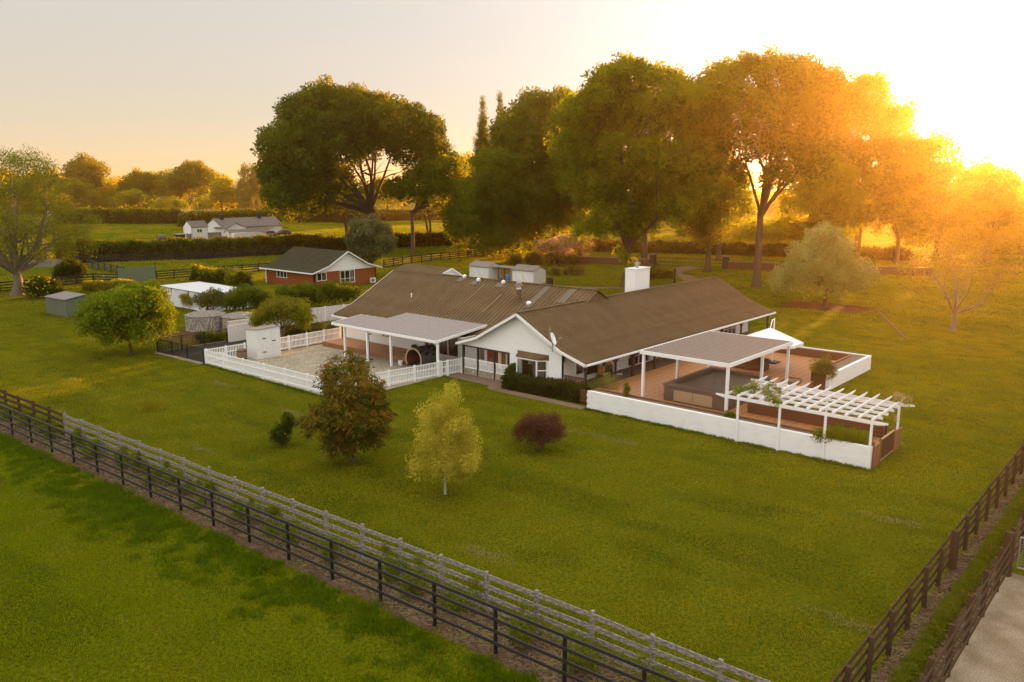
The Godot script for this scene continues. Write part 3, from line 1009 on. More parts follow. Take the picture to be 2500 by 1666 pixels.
	own("pot_body", st, M.black_plastic, pot)
	foliage(pot, [[Vector3(0, .6, 0), .26]], "broad", [M.pink, M.yellow], .12)
	var chair := thing("garden_chair", "low chair with yellow cushions against the verandah wall", "chair", P(3.6, .46, -9.3))
	st = mb()
	bx(st, Vector3(0, .2, 0), Vector3(.5, .08, .5))
	for k in 4: bx(st, Vector3([-.22, .22, -.22, .22][k], .08, [-.22, -.22, .22, .22][k]), Vector3(.05, .16, .05))
	own("frame", st, M.dark_wood, chair)
	st = mb()
	bx(st, Vector3(0, .3, .02), Vector3(.46, .12, .46))
	own("seat_cushion", st, M.yellow, chair)
	st = mb()
	bx(st, Vector3(0, .5, -.2), Vector3(.46, .4, .12), Basis(Vector3.RIGHT, -.2))
	own("back_cushion", st, M.yellow, chair)
	var cl := mb()
	for k in 5: bx(cl, P(5.0 + .08 * k, .485 + .01 * (k % 2), -9.5 - .05 * (k % 3)), Vector3(.42 - .05 * k, .03, .28), Basis(Vector3.UP, k * .5))
	tag(put("folded_cloth", cl, M.trim, self), "white cloth lying on the verandah stones by the pot", "cloth")
	var bench := thing("wooden_bench", "low wooden bench along the verandah wall behind the posts", "bench", P(11.5, .46, -9.3))
	st = mb()
	bx(st, Vector3(0, .4, 0), Vector3(1.5, .06, .4))
	own("seat", st, M.pale_timber, bench)
	st = mb()
	bx(st, Vector3(0, .7, -.2), Vector3(1.5, .4, .05))
	own("backrest", st, M.pale_timber, bench)
	for s in [-.65, .65]:
		st = mb()
		bx(st, Vector3(s, .19, 0), Vector3(.07, .37, .36))
		own("leg", st, M.pale_timber, bench)
	var hb := hedge("clipped_hedge", "low clipped green hedge below the bay window", Vector2(-1.0, -5.0), Vector2(-.62, -10.9), .9, .84, .22, [M.hedge, M.hedge2])
	hb.position.y = 0.0
	tree("small_shrub", "small round green shrub at the porch end of the hedge", "shrub", -.5, -4.85, [[0, .8, .4], [.1, 1.15, .3]], "broad", [M.hedge2, M.oak2], .14, [.03, .5, 2], M.bark)
	tree("wispy_shrub", "wispy pale shrub at the verandah corner behind the hedge", "shrub", 1.0, -11.0, [[0, .8, .5], [.6, .9, .45], [-.6, .6, .4], [.3, 1.25, .3]], "twiggy", [M.sparse, M.pale], .22, [.03, .4, 4], M.bark, "", .8, .8)
	var g2 := thing("garden_gate", "small brown slatted gate beside the white block wall end", "gate", P(-1.2, 0, -11.4))
	for y in [.2, .86]:
		st = mb()
		ub(st, -1.24, -1.16, y - .03, y + .03, -11.0, -11.84)
		put("rail", st, M.panel_brown, g2)
	for k in 8: piece("slat", box_mesh(Vector3(.03, .8, .07)), M.panel_brown, g2, Transform3D(Basis(), P(-1.2, .52, -11.04 - k * .108) - g2.position))

# ---------- the patio on the left of the gable ----------
func picket_run(t: Node3D, a: Vector2, b: Vector2, h: float, bay: float) -> void:
	var n := maxi(1, roundi(a.distance_to(b) / bay))
	var d := (b - a).normalized()
	var dir := Vector3(d.x, 0, -d.y)
	var bs := Basis(dir, Vector3.UP, dir.cross(Vector3.UP))
	for i in n + 1:
		var p := a.lerp(b, float(i) / n)
		piece("post", box_mesh(Vector3(.11, h + .05, .11)), M.trim, t, Transform3D(bs, P(p.x, h / 2 + .02, p.y) - t.position))
	for i in n:
		var p0 := a.lerp(b, float(i) / n)
		var p1 := a.lerp(b, float(i + 1) / n)
		var w := p0.distance_to(p1) - .11
		var mid := (p0 + p1) / 2
		for y in [.17, h * .6, h - .04]:
			piece("rail", box_mesh(Vector3(w, .07, .035)), M.trim, t, Transform3D(bs, P(mid.x, y, mid.y) - t.position))
		var k := int(w / .122)
		for j in k:
			var q := p0.lerp(p1, (.055 + (j + .5) * w / k) / p0.distance_to(p1))
			var at := P(q.x, h / 2, q.y) - t.position - bs.z * .03
			piece("picket", box_mesh(Vector3(.06, h - .1, .02)), M.trim, t, Transform3D(bs, at))

func bar_fence(t: Node3D, a: Vector2, b: Vector2, h: float, bay: float) -> void:
	var n := maxi(1, roundi(a.distance_to(b) / bay))
	var d := (b - a).normalized()
	var dir := Vector3(d.x, 0, -d.y)
	var bs := Basis(dir, Vector3.UP, dir.cross(Vector3.UP))
	for i in n + 1:
		var p := a.lerp(b, float(i) / n)
		piece("post", box_mesh(Vector3(.07, h + .04, .07)), M.iron, t, Transform3D(bs, P(p.x, h / 2 + .02, p.y) - t.position))
	var m := (a + b) / 2
	for y in [.1, h - .03]: piece("rail", box_mesh(Vector3(a.distance_to(b), .04, .035)), M.iron, t, Transform3D(bs, P(m.x, y, m.y) - t.position))
	var st := mb()
	var k := int(a.distance_to(b) / .115)
	for j in k:
		var q := a.lerp(b, (j + .5) / k)
		bx(st, P(q.x, h / 2, q.y), Vector3(.018, h - .12, .018), bs)
	put("bars", st, M.iron, t).set_meta("kind", "stuff")

func patio() -> void:
	# covered patio
	var t := thing("patio_cover", "white framed patio cover with a flat ribbed grey roof beside the gable", "patio cover", P(-1.8, 0, 6))
	var st := mb()
	roof_sheet(st, P(0, 0, .55), P(0, 0, 1), P(1, 0, 0), 8.6, [Vector2(-2.0, 2.52), Vector2(3.0, 2.98)], .42, .03)
	roof_sheet(st, P(0, 0, 9.16), P(0, 0, 1), P(1, 0, 0), 3.0, [Vector2(-2.0, 2.52), Vector2(.95, 2.79)], .42, .03)
	put("roof_sheet", st, M.sheet_grey, t)
	for v in [10.85, 8.15, 5.5, .62]:
		st = mb()
		ub(st, -1.93, -1.79, 0, 2.36, v - .07, v + .07)
		put("post", st, M.trim, t)
	for q in [[-2.04, 2.44, .5, -2.04, 2.44, 12.2, .17], [-1.86, 2.33, .55, -1.86, 2.33, 12.1, .14], [-2.0, 2.46, .5, 3.0, 2.92, .5, .18], [-2.0, 2.46, 12.2, .95, 2.72, 12.2, .16]]:
		st = mb()
		beam(st, P(q[0], q[1], q[2]), P(q[3], q[4], q[5]), .06, q[6])
		put("beam", st, M.trim, t)
	for k in 13:
		st = mb()
		beam(st, P(-1.99, 2.42, .95 + k * .9), P(1.2, 2.70, .95 + k * .9), .05, .12)
		put("rafter", st, M.trim, t)
	st = mb()
	ub(st, 0.2, 2.6, 2.1, 2.42, .38, .44)
	put("side_board", st, M.trim, t)
	# timber deck under it: one board each
	var d := thing("patio_deck", "low brown timber deck along the white wall under the patio cover", "deck", P(.7, 0, 10))
	var mats := [M.deck, M.deck_b, M.deck_c]
	for k in 17: piece("deck_board", box_mesh(Vector3(.138, .03, 10.6)), mats[(k * 7) % 3], d, Transform3D(Basis(), P(-.45 + k * .144, .36, 10.3) - d.position))
	for q in [[-.53, -.51, 5.0, 15.6], [-.52, 1.98, 15.6, 15.62], [-.52, 1.98, 4.98, 5.0]]:
		st = mb()
		ub(st, q[0], q[1], .02, .34, q[2], q[3])
		put("fascia_board", st, M.timber, d)
	# barrel sauna
	var sa := thing("barrel_sauna", "half round barrel sauna shell with dark shingles and open timber end", "sauna", P(-.6, 0, 3.5))
	st = mb()
	var inner := mb()
	var rim := mb()
	for k in 26:
		var a0 := -.55 + (PI + 1.1) * k / 26
		var a1 := -.55 + (PI + 1.1) * (k + 1) / 26
		var pt := func(a: float, r: float, x: float): return Vector3(x, .72 + sin(a) * r, -cos(a) * r)
		quad(st, pt.call(a0, .82, -.9), pt.call(a1, .82, -.9), pt.call(a1, .82, .9), pt.call(a0, .82, .9))
		quad(inner, pt.call(a1, .77, -.9), pt.call(a0, .77, -.9), pt.call(a0, .77, .9), pt.call(a1, .77, .9))
		for x in [-.92, .88]:
			hexa(rim, [pt.call(a0, .74, x), pt.call(a0, .74, x + .04), pt.call(a1, .74, x + .04), pt.call(a1, .74, x), pt.call(a0, .86, x), pt.call(a0, .86, x + .04), pt.call(a1, .86, x + .04), pt.call(a1, .86, x)])
	own("staves", inner, M.panel_brown, sa)
	own("rim", rim, M.pale_timber, sa)
	var shell := own("shell", st, M.shingle, sa)
	for i in 8:
		for k in 11:
			var a := .1 + 2.8 * (k + (.5 if i % 2 else 0.0)) / 11
			var sb := Basis(Vector3.RIGHT, a)
			piece("shingle", box_mesh(Vector3(.2, .014, .19)), M.shingle if (i + k) % 3 else M.iron, shell, Transform3D(Basis(Vector3.RIGHT, a - PI / 2), Vector3(-.78 + i * .22, .72 + sin(a) * .835, -cos(a) * .835)))
	st = mb()
	bx(st, Vector3(.86, .62, 0), Vector3(.04, 1.24, 1.3))
	own("end_wall", st, M.panel_brown, sa)
	st = mb()
	for z in [-.5, .5]: bx(st, Vector3(0, .05, z), Vector3(1.8, .1, .12))
	own("cradle", st, M.dark_wood, sa)
	var tub := thing("water_barrel", "grey wooden barrel beside the open end of the sauna", "barrel", P(-.75, 0, 5.0))
	st = mb()
	lathe(st, Vector3.ZERO, [Vector2(0, .0), Vector2(.3, .0), Vector2(.36, .35), Vector2(.36, .6), Vector2(.31, .92), Vector2(0, .9)], 16)
	own("staves", st, M.barrel_wood, tub)
	for y in [.18, .74]:
		st = mb()
		lathe(st, Vector3(0, y, 0), [Vector2(.345, 0), Vector2(.36, 0), Vector2(.36, .05), Vector2(.345, .05)], 16)
		own("hoop", st, M.iron, tub)
	var b2 := dup(tub, "wine_barrel", P(-8.0, 0, 15.3), .4, "old wooden barrel beside the white cupboard shed and picket fence")
	tag(b2, "", "barrel")
	var bk := thing("bucket", "pale bucket on the paving beside the sauna barrel", "bucket", P(-1.2, 0, 5.25))
	st = mb()
	lathe(st, Vector3.ZERO, [Vector2(0, .0), Vector2(.15, 0), Vector2(.19, .34), Vector2(.17, .34), Vector2(0, .3)], 14)
	own("pail", st, M.trim, bk)
	var hoseR := thing("hose_reel", "black hose reel on the deck against the white wall", "hose reel", P(1.75, .38, 7.0))
	st = mb()
	tube(st, [Vector3(-.1, .25, 0), Vector3(.1, .25, 0)], [.26, .26], 16)
	own("reel", st, M.black_plastic, hoseR)
	st = mb()
	bx(st, Vector3(0, .1, 0), Vector3(.24, .2, .3))
	own("base", st, M.iron, hoseR)
	var art := thing("wall_hooks", "small black metal wall ornament beside the left patio window", "wall ornament", P(1.97, 1.5, 13.0))
	st = mb()
	for v in [-.3, .3]:
		bx(st, Vector3(-.02, .18, v), Vector3(.03, .4, .07))
		bx(st, Vector3(-.05, 0, v), Vector3(.08, .04, .3))
	bx(st, Vector3(-.02, -.03, 0), Vector3(.03, .03, 1.0))
	own("hooks", st, M.iron, art)
	var heater := thing("patio_heater", "dark slim outdoor heater leaning by the second patio post", "heater", P(-1.55, 0, 8.4))
	st = mb()
	bx(st, Vector3(0, 1.0, 0), Vector3(.09, 2.0, .09))
	bx(st, Vector3(0, .03, 0), Vector3(.4, .06, .4))
	bx(st, Vector3(0, 2.02, .1), Vector3(.1, .05, .5))
	own("stand", st, M.iron, heater)
	# picket fences
	var pf := thing("picket_fence", "long white picket fence between the patio and the front lawn", "fence", P(-10.2, 0, 9))
	picket_run(pf, Vector2(-10.35, 16.3), Vector2(-10.0, 1.6), 1.08, 2.45)
	pf = thing("picket_fence", "white picket fence from the bushy tree to the patio cover's corner post", "fence", P(-6, 0, 1.1))
	picket_run(pf, Vector2(-9.95, 1.5), Vector2(-1.9, .48), 1.06, 2.0)
	pf = thing("picket_gate", "white picket gate between the patio cover's corner post and the porch", "gate", P(-.9, 0, .3))
	picket_run(pf, Vector2(-1.7, .5), Vector2(-1.3, .3), 1.06, 2.0)
	picket_run(pf, Vector2(-1.25, .28), Vector2(-.1, .08), 1.08, 2.0)
	pf = thing("picket_fence", "white picket fence behind the patio beside the white cupboard shed", "fence", P(-2, 0, 16.4))
	picket_run(pf, Vector2(-10.2, 16.42), Vector2(-7.1, 16.36), 1.08, 1.6)
	picket_run(pf, Vector2(-4.9, 16.3), Vector2(2.0, 16.5), 1.1, 1.75)
	# white cupboard shed
	var sh := thing("cupboard_shed", "tall white cupboard shed with double doors on the patio", "shed", P(-6, 0, 15.55))
	st = mb()
	hexa(st, [P(-7.0, 0, 14.85), P(-5.0, 0, 14.75), P(-5.0, 0, 16.15), P(-7.0, 0, 16.25), P(-7.0, 2.26, 14.85), P(-5.0, 2.3, 14.75), P(-5.0, 2.2, 16.15), P(-7.0, 2.16, 16.25)])
	put("cabinet", st, M.shed_white, sh)
	st = mb()
	hexa(st, [P(-7.06, 2.27, 14.78), P(-4.94, 2.31, 14.68), P(-4.94, 2.21, 16.22), P(-7.06, 2.17, 16.32), P(-7.06, 2.31, 14.78), P(-4.94, 2.35, 14.68), P(-4.94, 2.25, 16.22), P(-7.06, 2.21, 16.32)])
	put("roof", st, M.sheet_grey, sh)
	for q in [[-6.5, -5.72], [-5.7, -5.06]]:
		st = mb()
		var v0: float = 14.85 - (q[0] + 7.0) * .05 - .02
		var v1: float = 14.85 - (q[1] + 7.0) * .05 - .02
		hexa(st, [P(q[0], .1, v0), P(q[1], .1, v1), P(q[1], .1, v1 + .03), P(q[0], .1, v0 + .03), P(q[0], 2.15, v0), P(q[1], 2.17, v1), P(q[1], 2.17, v1 + .03), P(q[0], 2.15, v0 + .03)])
		var dd := put("door", st, M.shed_white, sh)
		st = mb()
		for y in ([.5, 1.55] if q[0] < -6 else [1.3]): bx(st, P(q[0] + .12, y, v0 - .03), Vector3(.28, .05, .03))
		put("hinge", st, M.iron, dd)
	# black bar fence, tanks and garden screens
	var bf := thing("pool_fence", "black iron bar fence round the dark gravel yard on the left", "fence", P(-9, 0, 20))
	bar_fence(bf, Vector2(-10.45, 16.45), Vector2(-10.8, 22.85), 1.2, 2.1)
	bar_fence(bf, Vector2(-10.8, 22.85), Vector2(-4.95, 22.7), 1.18, 2.0)
	var kerb := mb()
	beam(kerb, P(-10.6, .06, 16.4), P(-10.95, .06, 22.95), .14, .16)
	beam(kerb, P(-10.95, .06, 22.98), P(-4.9, .06, 22.85), .14, .16)
	struct("kerb", kerb, M.concrete)
	for q in [[-2.7, 30.2, 1.75, 1.32, "round old concrete water tank with a domed lid, the farther left one"], [-.7, 27.6, 1.65, 1.22, "round stained concrete water tank against the white lattice screen"]]:
		var tk := thing("water_tank", q[4], "water tank", P(q[0], 0, q[1]), "concrete water tanks")
		st = mb()
		lathe(st, Vector3.ZERO, [Vector2(q[2], 0), Vector2(q[2], q[3])], 32)
		own("tank_wall", st, M.tank, tk)
		st = mb()
		lathe(st, Vector3(0, q[3], 0), [Vector2(q[2] + .05, -.02), Vector2(q[2] + .05, .05), Vector2(q[2] * .7, .22), Vector2(q[2] * .3, .33), Vector2(0, .36)], 32)
		own("lid", st, M.tank_lid, tk)
	var sc := thing("garden_screen", "white board screen with a lattice top in front of the tank", "screen", P(-3.4, 0, 22.7))
	for k in 15: piece("board", box_mesh(Vector3(.19, 1.36, .025)), M.shed_white, sc, Transform3D(Basis(), P(-4.75 + k * .2, .7, 22.66) - sc.position))
	st = mb()
	for k in 22:
		beam(st, P(-4.85 + k * .135, 1.4, 22.66), P(-4.55 + k * .135, 1.75, 22.66), .015, .02)
		beam(st, P(-4.55 + k * .135, 1.4, 22.68), P(-4.85 + k * .135, 1.75, 22.68), .015, .02)
	for y in [1.39, 1.76]: ub(st, -4.86, -1.6, y - .025, y + .025, 22.63, 22.7)
	put("lattice", st, M.trim, sc)
	var cf := thing("steel_fence", "tall white ribbed steel fence behind the domed tree", "fence", P(5, 0, 25.6))
	for k in 6:
		st = mb()
		var a := Vector2(-1.0 + k * 2.0, 26.6 - k * .3)
		for j in 10:
			var p := a + Vector2(.1 + j * .2, -.015 - j * .03)
			bx(st, P(p.x, .72, p.y + (.02 if j % 2 else 0.0)), Vector3(.196, 1.44, .03))
		put("panel", st, M.cover, cf)
		st = mb()
		ub(st, a.x - .03, a.x + .03, 0, 1.5, a.y - .05, a.y + .05)
		put("post", st, M.trim, cf)

# ---------- block wall, deck, spa, pool roof, pergola ----------
func deck_area() -> void:
	var st: SurfaceTool
	var wl := thing("block_wall", "long painted white block wall along the front of the deck", "wall", P(-1.7, 0, -20))
	var wr := RandomNumberGenerator.new()
	wr.seed = 3
	for c in 6:
		for k in 42:
			var v0 := -11.9 - k * .39 - (.195 if c % 2 else 0.0)
			var v1 := maxf(v0 - .386, -28.0)
			v0 = minf(v0, -11.9)
			if v0 - v1 < .05: continue
			piece("block", box_mesh(Vector3(.2, .176, snappedf(v0 - v1, .001))), M.white_block, wl, Transform3D(Basis(), P(-1.7 + wr.randf_range(-.003, .003), .09 + c * .18, (v0 + v1) / 2) - wl.position))
	st = mb()
	ub(st, -1.78, -1.62, 0, 1.07, -11.92, -27.99)
	put("mortar", st, M.white_block, wl)
	var w2 := thing("block_wall", "short white block wall at the far right corner of the deck", "wall", P(15.5, 0, -21))
	st = mb()
	ub(st, 11.7, 19.9, 0, 1.02, -20.95, -21.15)
	ub(st, 19.7, 19.9, 0, 1.02, -12.5, -20.95)
	put("wall_face", st, M.white_block, w2)
	st = mb()
	for c in 5:
		for k in 21:
			var u0 := 11.7 + k * .39 + (.195 if c % 2 else 0.0)
			if u0 + .386 < 19.9: bx(st, P(u0 + .193, .1 + c * .2, -21.15), Vector3(.384, .194, .02))
	put("blocks", st, M.white_block, w2).set_meta("kind", "stuff")
	# planters behind the walls
	var pl := thing("front_planter", "narrow gravel planter with timber edge behind the front block wall", "planter", P(-1.2, 0, -20))
	st = mb()
	ub(st, -1.6, -.98, .3, 1.0, -11.95, -27.9)
	put("gravel", st, M.pebble, pl)
	st = mb()
	ub(st, -.975, -.93, .3, 1.06, -12.0, -27.9)
	put("edge_board", st, M.panel_brown, pl)
	st = mb()
	ub(st, -1.0, -.9, 1.062, 1.1, -12.0, -27.9)
	put("capping", st, M.timber, pl)
	pl = thing("side_planter", "long brown timber planter with pebbles under the back of the pergola", "planter", P(2.2, 0, -24))
	st = mb()
	ub(st, 1.98, 2.62, .3, 1.02, -20.25, -27.3)
	put("gravel", st, M.pebble, pl)
	for k in 3:
		for s in [1.93, 2.63]:
			st = mb()
			ub(st, s, s + .045, .45 + k * .215, .655 + k * .215, -20.2, -27.4)
			put("edge_board", st, M.panel_brown, pl)
	st = mb()
	ub(st, 1.9, 2.0, 1.1, 1.14, -20.15, -27.4)
	ub(st, 2.61, 2.71, 1.1, 1.14, -20.15, -27.4)
	put("capping", st, M.timber, pl)
	pl = thing("corner_planter", "brown timber planter along the far right corner of the deck", "planter", P(15.5, 0, -20.5))
	st = mb()
	ub(st, 11.75, 19.0, .3, .98, -20.1, -20.93)
	ub(st, 19.0, 19.68, .3, .98, -12.5, -20.93)
	put("gravel", st, M.pebble, pl)
	st = mb()
	ub(st, 11.7, 18.95, .5, 1.04, -20.03, -20.08)
	ub(st, 18.93, 18.98, .5, 1.04, -12.5, -20.02)
	ub(st, 11.65, 11.7, .0, 1.04, -20.0, -20.93)
	put("edge_board", st, M.panel_brown, pl)
	st = mb()
	ub(st, 11.6, 19.06, 1.045, 1.08, -19.98, -20.12)
	ub(st, 18.9, 19.06, 1.045, 1.08, -12.5, -19.97)
	put("capping", st, M.timber, pl)
	# deck boards
	var d := thing("timber_deck", "wide red brown timber deck round the spa and along the verandah", "deck", P(9, 0, -15))
	var mats := [M.deck, M.deck_b, M.deck_c]
	for k in 66:
		var len_ := 19.85
		piece("deck_board", box_mesh(Vector3(len_, .03, .139)), mats[(k * 5 + k / 7) % 3], d, Transform3D(Basis(), P(-.93 + len_ / 2, .485, -10.7 - k * .145) - d.position))
	for k in 53: piece("deck_board", box_mesh(Vector3(2.85, .03, .139)), mats[(k * 5 + k / 7) % 3], d, Transform3D(Basis(), P(.5, .485, -20.27 - k * .145) - d.position))
	st = mb()
	ub(st, -.93, 18.92, .02, .46, -10.7, -20.2)
	ub(st, -.93, 1.9, .02, .46, -20.2, -27.9)
	put("subframe", st, M.dark_wood, d)
	st = mb()
	ub(st, 2.7, 11.6, .02, .5, -20.2, -20.24)
	put("fascia_board", st, M.timber, d)
	# gate end
	var ge := thing("deck_gate", "dark slatted gate between pale timber panels at the right end of the deck", "gate", P(.4, 0, -28.05))
	for q in [[-1.6, -.72], [1.5, 2.6]]:
		for k in 4:
			st = mb()
			ub(st, q[0], q[1], .02 + k * .265, .275 + k * .265, -28.02, -28.08)
			put("panel_board", st, M.timber, ge)
	for q in [-.7, 1.42]:
		st = mb()
		ub(st, q, q + .08, 0, 1.25, -28.0, -28.1)
		put("post", st, M.timber, ge)
	st = mb()
	ub(st, -.62, 1.42, .1, .16, -28.02, -28.08)
	ub(st, -.62, 1.42, 1.16, 1.2, -28.0, -28.1)
	put("rail", st, M.pale_timber, ge)
	for k in 17: piece("slat", box_mesh(Vector3(.1, 1.0, .02)), M.dark_wood, ge, Transform3D(Basis(), P(-.56 + k * .12, .66, -28.05) - ge.position))
	# spa pool
	var sp := thing("spa_pool", "raised square spa pool clad in brown ledger stone under the roof", "spa pool", P(4.2, .5, -17.2))
	st = mb()
	for q in [[1.3, 1.7, -15.3, -19.2], [6.8, 7.1, -15.3, -19.2], [1.7, 6.8, -15.3, -15.6], [1.7, 6.8, -18.9, -19.2]]: ub(st, q[0], q[1], .5, 1.42, q[2], q[3])
	ub(st, 1.7, 6.8, .5, .6, -15.6, -18.9)
	put("shell", st, M.coping, sp)
	for two in 2:
		st = mb()
		var r := RandomNumberGenerator.new()
		r.seed = 8
		for side in 4:
			for c in 17:
				var s := 0.0
				var full: float = [3.9, 5.8, 3.9, 5.8][side]
				while s < full:
					var l := minf(r.randf_range(.14, .46), full - s)
					var pr := r.randf_range(.0, .045)
					var pick := r.randf() < .5
					var y := .525 + c * .053
					if pick == (two == 0):
						if side == 0: bx(st, P(1.29 - pr / 2, y, -15.3 - s - l / 2), Vector3(.05 + pr, .048, l - .006))
						elif side == 1: bx(st, P(1.3 + s + l / 2, y, -19.21 - pr / 2), Vector3(l - .006, .048, .05 + pr))
						elif side == 2: bx(st, P(7.11 + pr / 2, y, -15.3 - s - l / 2), Vector3(.05 + pr, .048, l - .006))
						else: bx(st, P(1.3 + s + l / 2, y, -15.29 + pr / 2), Vector3(l - .006, .048, .05 + pr))
					s += l
		put("stone_cladding", st, M.stone if two == 0 else M.stone_b, sp).set_meta("kind", "stuff")
	for q in [[1.2, 1.75, -15.2, -19.3], [6.7, 7.2, -15.2, -19.3], [1.75, 6.7, -15.2, -15.65], [1.75, 6.7, -18.85, -19.3]]:
		st = mb()
		ub(st, q[0], q[1], 1.424, 1.49, q[2], q[3])
		put("coping", st, M.coping, sp)
	st = mb()
	ub(st, 1.72, 6.75, 1.30, 1.36, -15.62, -18.88)
	put("water", st, M.water, sp)
	for k in 2:
		st = mb()
		ub(st, 1.2, 1.245, .58, 1.22, -15.95 - k * 1.24, -17.17 - k * 1.24)
		var cd := put("cabinet_door", st, M.pale_timber, sp)
		st = mb()
		for j in 5: ub(st, 1.186, 1.2, .6 + j * .125, .712 + j * .125, -15.97 - k * 1.24, -17.15 - k * 1.24)
		ub(st, 1.165, 1.186, .8, 1.0, [-17.05, -17.27][k] - .02, [-17.05, -17.27][k] + .02)
		put("handle", st, M.pale_timber, cd)
	# roof over the spa
	var pr2 := thing("spa_roof", "flat ribbed brown roof on white posts above the spa pool", "pergola roof", P(5.2, .5, -16.6))
	st = mb()
	roof_sheet(st, P(.95, 0, 0), P(1, 0, 0), P(0, 0, 1), 8.5, [Vector2(-19.45, 3.32), Vector2(-13.85, 3.32)], .36, .03)
	put("roof_sheet", st, M.sheet_brown, pr2)
	st = mb()
	ub(st, .98, 9.42, 3.12, 3.15, -13.85, -19.45)
	put("added_lining", st, M.trim, pr2)  # white lining added beneath the roof sheet to brighten the water reflection
	for q in [[.9, -19.5, .9, -13.8], [9.5, -19.5, 9.5, -13.8], [.9, -19.5, 9.5, -19.5], [.9, -13.8, 9.5, -13.8]]:
		st = mb()
		beam(st, P(q[0], 3.24, q[1]), P(q[2], 3.24, q[3]), .07, .22)
		put("beam", st, M.trim, pr2)
	for p in [[1.05, -13.95], [5.1, -13.95], [9.3, -13.95], [1.05, -19.35], [5.5, -19.35], [9.3, -19.35]]:
		st = mb()
		ub(st, p[0] - .075, p[0] + .075, .5, 3.14, p[1] - .075, p[1] + .075)
		put("post", st, M.trim, pr2)
	for k in 7:
		st = mb()
		beam(st, P(1.9 + k * 1.1, 3.22, -13.84), P(1.9 + k * 1.1, 3.22, -19.46), .05, .14)
		put("rafter", st, M.trim, pr2)
	# pergola
	var pg := thing("pergola", "open white slatted pergola on slim posts over the deck's right arm", "pergola", P(.4, 0, -24.4))
	for q in [-1.86, 2.3]:
		for v in ([-21.4, -23.6, -25.85, -27.95] if q < 0 else [-20.9, -24.4, -27.95]):
			st = mb()
			ub(st, q - .05, q + .05, 0 if q < 0 else 1.0, 2.2, v - .05, v + .05)
			put("post", st, M.trim, pg)
	for q in [[-1.86, 2.28], [2.3, 2.28]]:
		st = mb()
		beam(st, P(q[0], q[1], -20.6), P(q[0], q[1], -28.2), .05, .16)
		for e in [-20.6, -28.2]:
			var sg: float = 1.0 if e > -24 else -1.0
			hexa(st, [P(q[0] - .025, q[1] + .0, e + .45 * sg), P(q[0] - .025, q[1] - .08, e), P(q[0] + .025, q[1] - .08, e), P(q[0] + .025, q[1] + .0, e + .45 * sg), P(q[0] - .025, q[1] + .08, e + .45 * sg), P(q[0] - .025, q[1] + .08, e), P(q[0] + .025, q[1] + .08, e), P(q[0] + .025, q[1] + .08, e + .45 * sg)] if sg < 0 else [P(q[0] - .025, q[1] - .08, e), P(q[0] - .025, q[1] + .0, e + .45), P(q[0] + .025, q[1] + .0, e + .45), P(q[0] + .025, q[1] - .08, e), P(q[0] - .025, q[1] + .08, e), P(q[0] - .025, q[1] + .08, e + .45), P(q[0] + .025, q[1] + .08, e + .45), P(q[0] + .025, q[1] + .08, e)])
		put("beam", st, M.trim, pg)
	for u in [-1.0, -.15, .7, 1.5]:
		st = mb()
		beam(st, P(u, 2.33, -20.7), P(u, 2.33, -28.15), .045, .13)
		put("purlin", st, M.trim, pg)
	for k in 13:
		st = mb()
		var v := -20.75 - k * .6
		beam(st, P(-1.95, 2.40, v), P(2.6, 2.40, v), .045, .13)
		hexa(st, [P(2.6, 2.335, v - .0225), P(3.1, 2.44, v - .0225), P(3.1, 2.44, v + .0225), P(2.6, 2.335, v + .0225), P(2.6, 2.465, v - .0225), P(3.1, 2.465, v - .0225), P(3.1, 2.465, v + .0225), P(2.6, 2.465, v + .0225)])
		put("rafter", st, M.trim, pg)
	# climbers, shrubs in planters
	rng.seed = 77
	var vine := thing("climbing_vine", "leafy green climber sprawling over the left end of the pergola", "climber", P(-.6, 1.0, -21.6))
	var lob := []
	for q in [[-1.7, 2.45, -21.2, .22], [-1.2, 2.5, -21.0, .24], [-.7, 2.5, -21.3, .26], [-.1, 2.52, -21.4, .3], [.5, 2.5, -21.2, .25], [1.0, 2.5, -21.9, .22], [-.4, 2.5, -22.2, .26], [-.9, 2.48, -22.7, .28], [-1.4, 2.42, -23.1, .3], [-1.75, 2.3, -23.4, .26], [.2, 2.5, -22.6, .2]]: lob.append([P(q[0], q[1], q[2]) - vine.position, q[3]])
	st = mb()
	tube(st, [P(-1.74, 1.0, -23.55), P(-1.78, 1.8, -23.5), P(-1.7, 2.4, -23.3), P(-.8, 2.5, -22.6), P(.2, 2.5, -21.6)], [.025, .022, .02, .016, .008], 5)
	put("stem", st, M.twig, vine)
	foliage(vine, lob, "broad", [M.fresh2, M.pale], .15, .8, .3)
	vine = thing("climbing_vine", "small flowering climber on the far right pergola post", "climber", P(2.3, 1.0, -27.9))
	st = mb()
	tube(st, [P(2.36, 1.0, -27.86), P(2.37, 1.6, -27.88), P(2.3, 2.4, -27.8)], [.02, .018, .01], 5)
	put("stem", st, M.twig, vine)
	foliage(vine, [[Vector3(-.1, 1.55, .3), .3], [Vector3(.1, 1.5, -.1), .3], [Vector3(.05, .5, .02), .15]], "broad", [M.pale, M.blossom], .13, .6, .3)
	var rp := [[-.2, 0, -15.5]]
	tree("planter_shrub", "green leafy shrub mass in the front planter below the pergola", "shrub", -1.3, -26.6, [[-.7, 1.2, .32], [-.2, 1.3, .36], [.4, 1.25, .34], [.9, 1.2, .3], [-1.1, 1.1, .25]], "broad", [M.fresh2, M.fresh], .16, [.02, 1.0, 3], M.bark, "", .3)
	tree("rosemary_bush", "dry feathery bush spilling over the deck's right wall", "shrub", 11.9, -20.7, [[0, 1.5, .45], [-.4, 1.3, .4], [.4, 1.25, .35], [.1, 1.9, .28]], "needle", [M.sparse, M.greygreen], .28, [.02, 1.0, 3], M.bark, "", .5, 1.2, .3)
